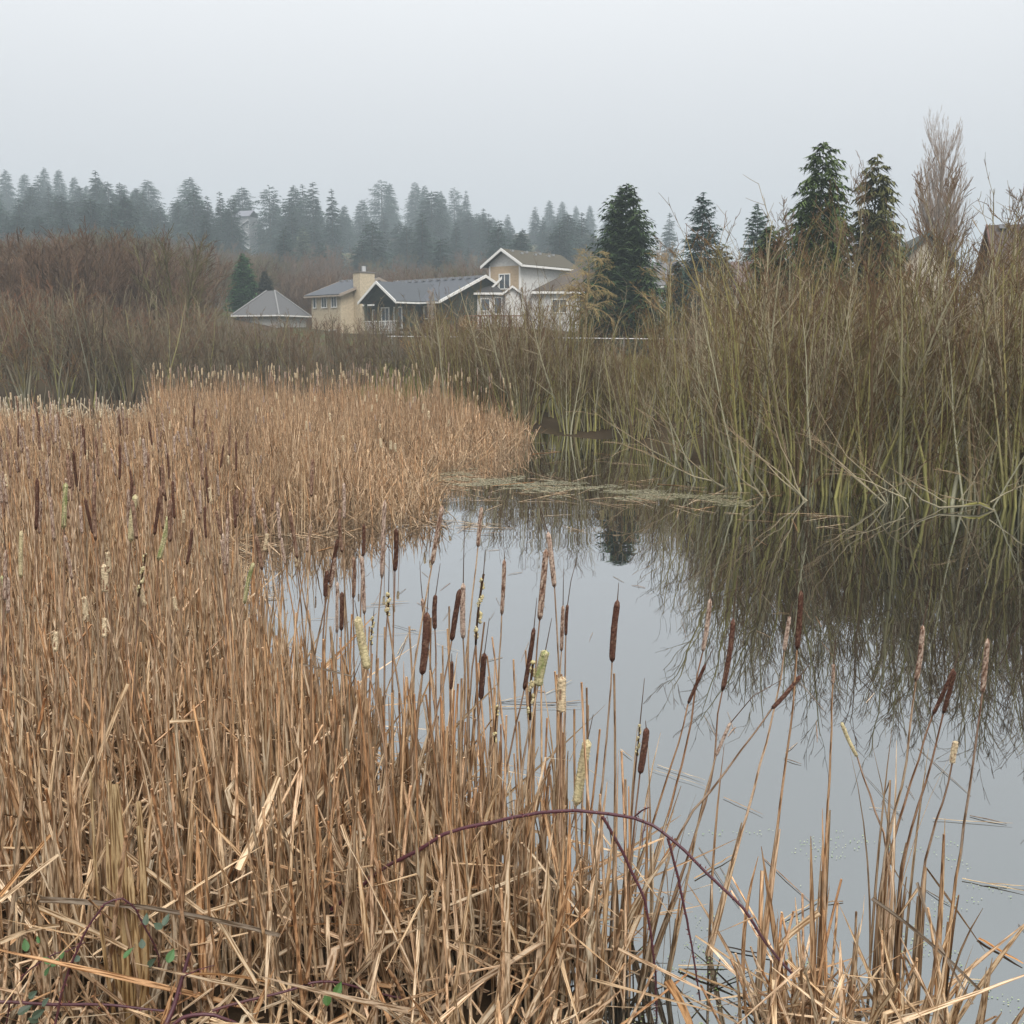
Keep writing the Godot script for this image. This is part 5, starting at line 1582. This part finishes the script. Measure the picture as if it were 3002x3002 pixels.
# ---- brambles, floating litter and pond weed
func leaf_blob(mb: MB, at: Vector3, size: float, kind: int) -> void:
	var col: Color = [Color(0.06, 0.125, 0.045), Color(0.045, 0.065, 0.04), Color(0.075, 0.105, 0.075), Color(0.04, 0.095, 0.02)][kind] * R(0.85, 1.2)
	col.a = 1.0
	var b := Basis(Vector3.UP, R(-0.7, 0.7)) * Basis(Vector3(1, 0, 0), R(-1.2, -0.2)) * Basis(Vector3(0, 0, 1), R(-1.2, 1.2))
	var rim := []
	for i in 15:
		var f := i / 14.0
		var y := lerpf(-0.62, 0.68, f)
		var w := 0.40 * pow(sin(PI * pow(f, 0.68)), 1.05) * (1.0 if i % 2 else 0.8)
		rim.append([Vector3(-w, y, 0.13 * w * 4.0 * w), Vector3(0, y, -0.05), Vector3(w, y, 0.13 * w * 4.0 * w)])
	for i in 14:
		var a: Array = rim[i]
		var c: Array = rim[i + 1]
		for k in 2:
			var q := [a[k], c[k], c[k + 1], a[k + 1]]
			for m in 4:
				q[m] = at + b * ((q[m] as Vector3) * size)
			mb.quad(q[0], q[1], q[2], q[3], col * (1.0 if k else 0.94))


func broken_leaves() -> void:
	for a in BROKEN:
		var p := Vector3(a[0], a[1], a[2])
		var al := Vector3(a[3], a[4], a[5]) - p
		var col: Color = [Color(0.74, 0.57, 0.38), Color(0.50, 0.36, 0.22), Color(0.27, 0.22, 0.17), Color(0.60, 0.35, 0.17)][a[7]]
		var o := thing("broken_leaf", a[8], "reed leaf", p, 0.0, "broken reed leaves lying across the near bed")
		var mb := MB.new()
		var pts := PackedVector3Array()
		var w := PackedFloat32Array()
		var s := PackedVector3Array()
		var ac := al.normalized().cross(Vector3(R(-0.3, 0.3), R(-0.3, 0.3), 1)).normalized()
		var nn := al.normalized().cross(ac)
		var sag := R(-0.03, 0.03) * al.length()
		for i in 8:
			var f := i / 7.0
			pts.append(al * f + ac * sin(f * PI) * sag + nn * sin(f * PI) * R(0.8, 1.0) * 0.02)
			w.append(a[6] / 2000.0 * lerpf(1.0, 0.75, f))
			s.append(ac.rotated(al.normalized(), R(-0.15, 0.15)))
		mb.blade(pts, w, s, 0.3, col * R(0.9, 1.1), col * R(0.8, 1.05), R(0, 3))
		put("blade", mb.mesh(M.reed), o)
	# a fan of broad sheaths at the lower left
	var fan := thing("reed_fan", "upright fan of broad yellow brown leaf sheaths at the lower left", "reed", Vector3(-1.32, 0.0, -3.38))
	for k in 9:
		var mb := MB.new()
		var pts := PackedVector3Array()
		var w := PackedFloat32Array()
		var s := PackedVector3Array()
		var f0 := (k - 4.0) / 4.0
		var top := Vector3(f0 * 0.07 + R(-0.01, 0.01), R(0.62, 1.02), R(-0.05, 0.05))
		var foot := Vector3(f0 * 0.035, -0.02, R(-0.02, 0.03))
		for i in 8:
			var f := i / 7.0
			pts.append(foot.lerp(top, f) + Vector3(f0 * 0.02 * sin(f * PI), 0, 0.01 * f0 * f0))
			w.append(lerpf(0.021, 0.0085, pow(f, 0.7)))
			s.append(Vector3(1, 0, 0).rotated(Vector3.UP, f0 * 0.7))
		mb.blade(pts, w, s, 0.35, Color(0.42, 0.27, 0.12) * R(0.8, 1.15), Color(0.56, 0.42, 0.24) * R(0.85, 1.1), R(0, 3))
		put("leaf", mb.mesh(M.reed), fan)


func brambles() -> void:
	for c in CANES:
		var root := thing("bramble", c[0], "bramble", Vector3.ZERO, 0.0, "bramble canes among the reeds")
		var lines := [[c[1], c[2]]]
		lines.append_array(c[3])
		for li in lines.size():
			var q: Array = lines[li][1]
			var r: float = lines[li][0] / 680.0
			var curve := Curve3D.new()
			var pts := []
			for i in q.size() / 3:
				pts.append(Vector3(q[i * 3], q[i * 3 + 1], q[i * 3 + 2]))
			for i in pts.size():
				var t: Vector3 = ((pts[mini(i + 1, pts.size() - 1)] as Vector3) - (pts[maxi(i - 1, 0)] as Vector3)) * 0.16
				curve.add_point(pts[i], -t, t)
			var wob := R(0, 9)
			var L := curve.get_baked_length()
			var m := int(clampf(L / 0.03, 6, 60))
			var p := PackedVector3Array()
			var rr := PackedFloat32Array()
			for i in m + 1:
				p.append(curve.sample_baked(L * i / m) + Vector3(R(-1, 1), R(-1, 1), 0) * 0.0012 + Vector3(0, sin(i * 0.55 + wob) * 0.004, 0))
				rr.append(r * lerpf(1.0, 0.6, float(i) / m) * R(0.95, 1.05))
			var mb := MB.new()
			mb.tube(p, rr, 7, Color(0.08, 0.028, 0.035), Color(0.065, 0.025, 0.032), 0, true)
			put("cane" if li == 0 else "side_shoot", mb.mesh(M.cane), root)
			var th := MB.new()
			for i in int(L / 0.022):
				var f := (i + R(0, 1)) * 0.022
				var a := curve.sample_baked(f)
				var tan := (curve.sample_baked(minf(f + 0.01, L)) - curve.sample_baked(maxf(f - 0.01, 0))).normalized()
				var out := tan.cross(Vector3(R(-1, 1), R(-1, 1), R(-1, 1))).normalized()
				var s := a + out * r * 0.7
				var tip := a + out * (r * 0.8 + 0.0085) - tan * 0.004
				th.tube(PackedVector3Array([s, tip]), PackedFloat32Array([0.0026, 0.0004]), 4, Color(0.12, 0.03, 0.035), Color(0.22, 0.08, 0.06))
			put("thorns", th.mesh(M.cane), root).set_meta("kind", "stuff")
		for l in c[4]:
			var lb := MB.new()
			leaf_blob(lb, Vector3(l[0], l[1], l[2]), l[3] * 0.95, l[4])
			put("leaf", lb.mesh(M.fresh), root)


func litter() -> void:
	for a in FLOATING:
		var p := Vector3(a[0], 0.004, a[1])
		var q := Vector3(a[2], 0.006, a[3])
		var r: float = a[4] / 3000.0
		var col: Color = [Color(0.60, 0.47, 0.30), Color(0.42, 0.28, 0.15), Color(0.06, 0.045, 0.035), Color(0.50, 0.25, 0.09)][a[5]]
		var o := thing("floating_straw", a[6], "straw", p, 0.0, "reed straws floating on the pond")
		var mb := MB.new()
		var pts := PackedVector3Array()
		var w := PackedFloat32Array()
		var s := PackedVector3Array()
		var al := (q - p)
		var ac := Vector3(-al.z, 0, al.x).normalized()
		for i in 7:
			var f := i / 6.0
			pts.append(al * f + ac * sin(f * PI) * R(-0.012, 0.012) * al.length() + Vector3.UP * (R(0.0, 0.004) + 0.002))
			w.append(r * (1.0 if f < 0.7 else lerpf(1.0, 0.4, (f - 0.7) / 0.3)))
			s.append(ac)
		mb.blade(pts, w, s, 0.6, col, col * R(0.8, 1.1), R(0, 2))
		put("leaf", mb.mesh(M.reed), o)
	# algae rafts and straw litter where the far reach meets the pond
	var disc := MB.new()
	for i in 7:
		disc.tri(Vector3.ZERO, Vector3(cos(i * TAU / 7), 0, sin(i * TAU / 7)) * (0.8 + 0.25 * sin(i * 3.1)), Vector3(cos((i + 1) * TAU / 7), 0, sin((i + 1) * TAU / 7)) * (0.8 + 0.25 * sin((i + 1) * 3.1)), Color.WHITE, Vector3.UP)
	var dm := disc.mesh(M.fresh)
	var xs := []
	var cs := PackedColorArray()
	var k := 0
	var tries := 0
	while k < 9500 and tries < 200000:
		tries += 1
		var d := R(15.6, 22.5)
		var x := R(-1.5, 3.6)
		var mid := 19.2 - (x + 1.4) * 0.62
		var wide := 1.25 - 0.12 * x
		var f := 1.0 - absf(d - mid) / wide
		if noise.get_noise_2d(x * 0.9 + 5, d * 1.6) * 0.8 + f * 1.1 + noise.get_noise_2d(x * 4.0, d * 7.0) * 0.5 < 0.62:
			continue
		k += 1
		xs.append(Transform3D(Basis(Vector3.UP, R(0, TAU)).scaled(Vector3(R(0.006, 0.026), 1, R(0.005, 0.016))), Vector3(x, R(0.004, 0.009), -d)))
		cs.append(Color(0.20, 0.17, 0.10).lerp(Color(0.42, 0.37, 0.26), R(0, 1)).lerp(Color(0.16, 0.19, 0.09), R(0, 0.45)))
	mass("algae", dm, xs, cs, "grey green algae raft on the far water")
	var bit := MB.new()
	bit.blade(PackedVector3Array([Vector3(-0.5, 0, 0), Vector3(0, 0.004, 0.01), Vector3(0.5, 0, 0)]), PackedFloat32Array([0.006, 0.008, 0.004]), PackedVector3Array([Vector3(0, 0, 1), Vector3(0, 0, 1), Vector3(0, 0, 1)]), 0.5, Color.WHITE, Color.WHITE)
	xs = []
	cs = PackedColorArray()
	for i in 520:
		var d := R(13.2, 26.0)
		var x := 0.0
		if i % 3 == 0:
			d = R(9.5, 14.5)
			x = table(BED, d) + absf(R(-1, 1) * R(-1, 1)) * (1.6 if d > 12 else 0.5) - 0.1
		else:
			x = R(-1.6, 4.5)
			var mid := 19.0 - (x + 1.4) * 0.6
			if absf(d - mid) > 2.0 and R(0, 1) < 0.8:
				continue
		xs.append(Transform3D(Basis(Vector3.UP, R(-0.9, 0.9)).scaled(Vector3(R(0.15, 0.7), 1, 1.3)), Vector3(x, R(0.006, 0.014), -d)))
		cs.append(straw())
	mass("straw_litter", bit.mesh(M.reed), xs, cs, "broken straw littering the far water round the algae")
	# stray bits on the open water
	xs = []
	cs = PackedColorArray()
	for i in 90:
		var d := R(3.6, 13.0)
		xs.append(Transform3D(Basis(Vector3.UP, R(0, TAU)).scaled(Vector3(R(0.02, 0.16), 1, R(0.3, 0.8))), Vector3(table(BED, d) + R(0.1, 0.5 * d + 0.6), R(0.003, 0.006), -d)))
		cs.append(straw())
	mass("straw_litter", bit.mesh(M.reed), xs, cs, "stray straw bits drifting on the open water")
	# duckweed near the lower right
	xs = []
	cs = PackedColorArray()
	tries = 0
	while xs.size() < 1500 and tries < 60000:
		tries += 1
		var d := R(2.8, 5.0)
		var x := R(0.15, 0.5 * d + 0.1)
		var near := 1.0 - smoothstep(3.3, 4.6, d)
		if noise.get_noise_2d(x * 2.3 + 60, d * 2.3) + 0.45 * near + noise.get_noise_2d(x * 8, d * 8) * 0.3 < 0.52:
			continue
		xs.append(Transform3D(Basis(Vector3.UP, R(0, TAU)).scaled(Vector3(R(0.002, 0.0055), 1, R(0.002, 0.0045))), Vector3(x, R(0.003, 0.006), -d)))
		cs.append(Color(0.19, 0.32, 0.09).lerp(Color(0.45, 0.45, 0.30), R(0, 1)))
	mass("duckweed", dm, xs, cs, "specks of duckweed floating at the lower right")
	# mossy fallen branch and drowned twigs at the right shore
	var root := thing("fallen_branch", "fallen branch with yellow moss lying in the water at the right shore", "branch", Vector3(6.9, 0.0, -15.35))
	var b := MB.new()
	b.tube(PackedVector3Array([Vector3(0.15, -0.02, 0.05), Vector3(-0.1, 0.09, 0.05), Vector3(-0.35, 0.07, 0.1), Vector3(-0.7, 0.05, 0.1), Vector3(-0.95, 0.16, 0.05), Vector3(-1.1, 0.32, 0), Vector3(-1.22, 0.5, -0.05)]), PackedFloat32Array([0.02, 0.02, 0.018, 0.014, 0.011, 0.008, 0.005]), 7, Color(0.20, 0.18, 0.12), Color(0.28, 0.25, 0.18))
	put("branch", b.mesh(M.bark), root)
	var ms := MB.new()
	ms.tube(PackedVector3Array([Vector3(0.05, 0.04, 0.05), Vector3(-0.1, 0.105, 0.05), Vector3(-0.25, 0.095, 0.08), Vector3(-0.38, 0.075, 0.1)]), PackedFloat32Array([0.012, 0.023, 0.021, 0.008]), 7, Color(0.19, 0.175, 0.05), Color(0.21, 0.19, 0.07))
	put("moss", ms.mesh(M.needle), root)
	var tw := {"curl": 0.3, "up": 0.0, "levels": 2, "kids": [0, 5, 0], "from": [0, 0.2, 0], "open": [0, 0.8, 0], "ratio": [0, 0.45, 0], "taper": 0.7, "cols": [Color(0.4, 0.37, 0.28), Color(0.36, 0.32, 0.22), Color(0.3, 0.22, 0.14)], "thick": 1.2}
	for i in 9:
		var m := MB.new()
		limb(m, Vector3.ZERO, Vector3(R(-1, 0.4), R(0.15, 0.7), R(-0.2, 0.8)).normalized(), R(0.9, 1.7), 0.012, 1, tw)
		put("twig", m.mesh(M.bark), root, Transform3D(Basis(), Vector3(R(-1.6, 0.6), R(-0.02, 0.15), R(-0.5, 0.1))))
	for s in [[4.0, 16.6, "pale drowned branch reaching left from the thicket's left corner"], [4.5, 16.3, "drowned branch leaning out beside the thicket's left corner"], [3.6, 17.8, "twiggy branch dipping into the dark far water"], [5.7, 16.0, "branch leaning out over the water at the middle of the right shore"], [3.3, 20.5, "farthest twiggy branch dipping into the dark water"]]:
		var o := thing("leaning_branch", s[2], "branch", Vector3(s[0], -0.02, -s[1]), 0.0, "branches leaning out over the water")
		var m := MB.new()
		for i in 3:
			limb(m, Vector3(R(-0.1, 0.1), 0, 0), Vector3(R(-1.0, -0.2), R(0.5, 1.2), R(0.1, 0.6)).normalized(), R(1.3, 2.2), 0.016, 1, tw)
		put("limb", m.mesh(M.bark), o)


func _ready() -> void:
	# camera
	var cam := Camera3D.new()
	cam.name = "camera"
	cam.fov = 51.4
	cam.near = 0.05
	cam.far = 3000.0
	cam.position = Vector3(0, 2.4, 0)
	cam.rotation_degrees = Vector3(-9.0, 0, 0)
	add_child(cam)
	cam.current = true
	# overcast sky, brighter towards the zenith
	var sky := ProceduralSkyMaterial.new()
	sky.sky_top_color = Color(1.0, 1.0, 0.995)
	sky.sky_horizon_color = Color(0.45, 0.46, 0.48)
	sky.sky_curve = 0.98
	sky.ground_bottom_color = Color(0.28, 0.25, 0.21)
	sky.ground_horizon_color = Color(0.45, 0.45, 0.45)
	sky.sun_angle_max = 0.0
	var env := Environment.new()
	env.background_mode = Environment.BG_SKY
	env.sky = Sky.new()
	env.sky.sky_material = sky
	env.background_energy_multiplier = 1.42
	env.tonemap_mode = Environment.TONE_MAPPER_LINEAR
	env.tonemap_exposure = 1.95
	env.fog_enabled = true
	env.fog_density = 0.0010
	env.fog_light_color = Color(0.91, 0.97, 1.0)
	env.sdfgi_enabled = true
	env.ssao_enabled = true
	env.ssil_enabled = true
	var we := WorldEnvironment.new()
	we.name = "environment"
	we.environment = env
	add_child(we)
	# what is left of the sun behind the cloud
	var sun := DirectionalLight3D.new()
	sun.name = "sun"
	sun.light_energy = 0.5
	sun.light_angular_distance = 28.0
	sun.light_color = Color(1.0, 0.985, 0.96)
	sun.rotation_degrees = Vector3(-52, 18, 0)
	sun.shadow_enabled = true
	add_child(sun)

	rng.seed = 20
	materials()
	land()
	hill_trees()
	houses()
	yard_trees()
	bare_trees()
	willows()
	reeds()
	broken_leaves()
	brambles()
	litter()
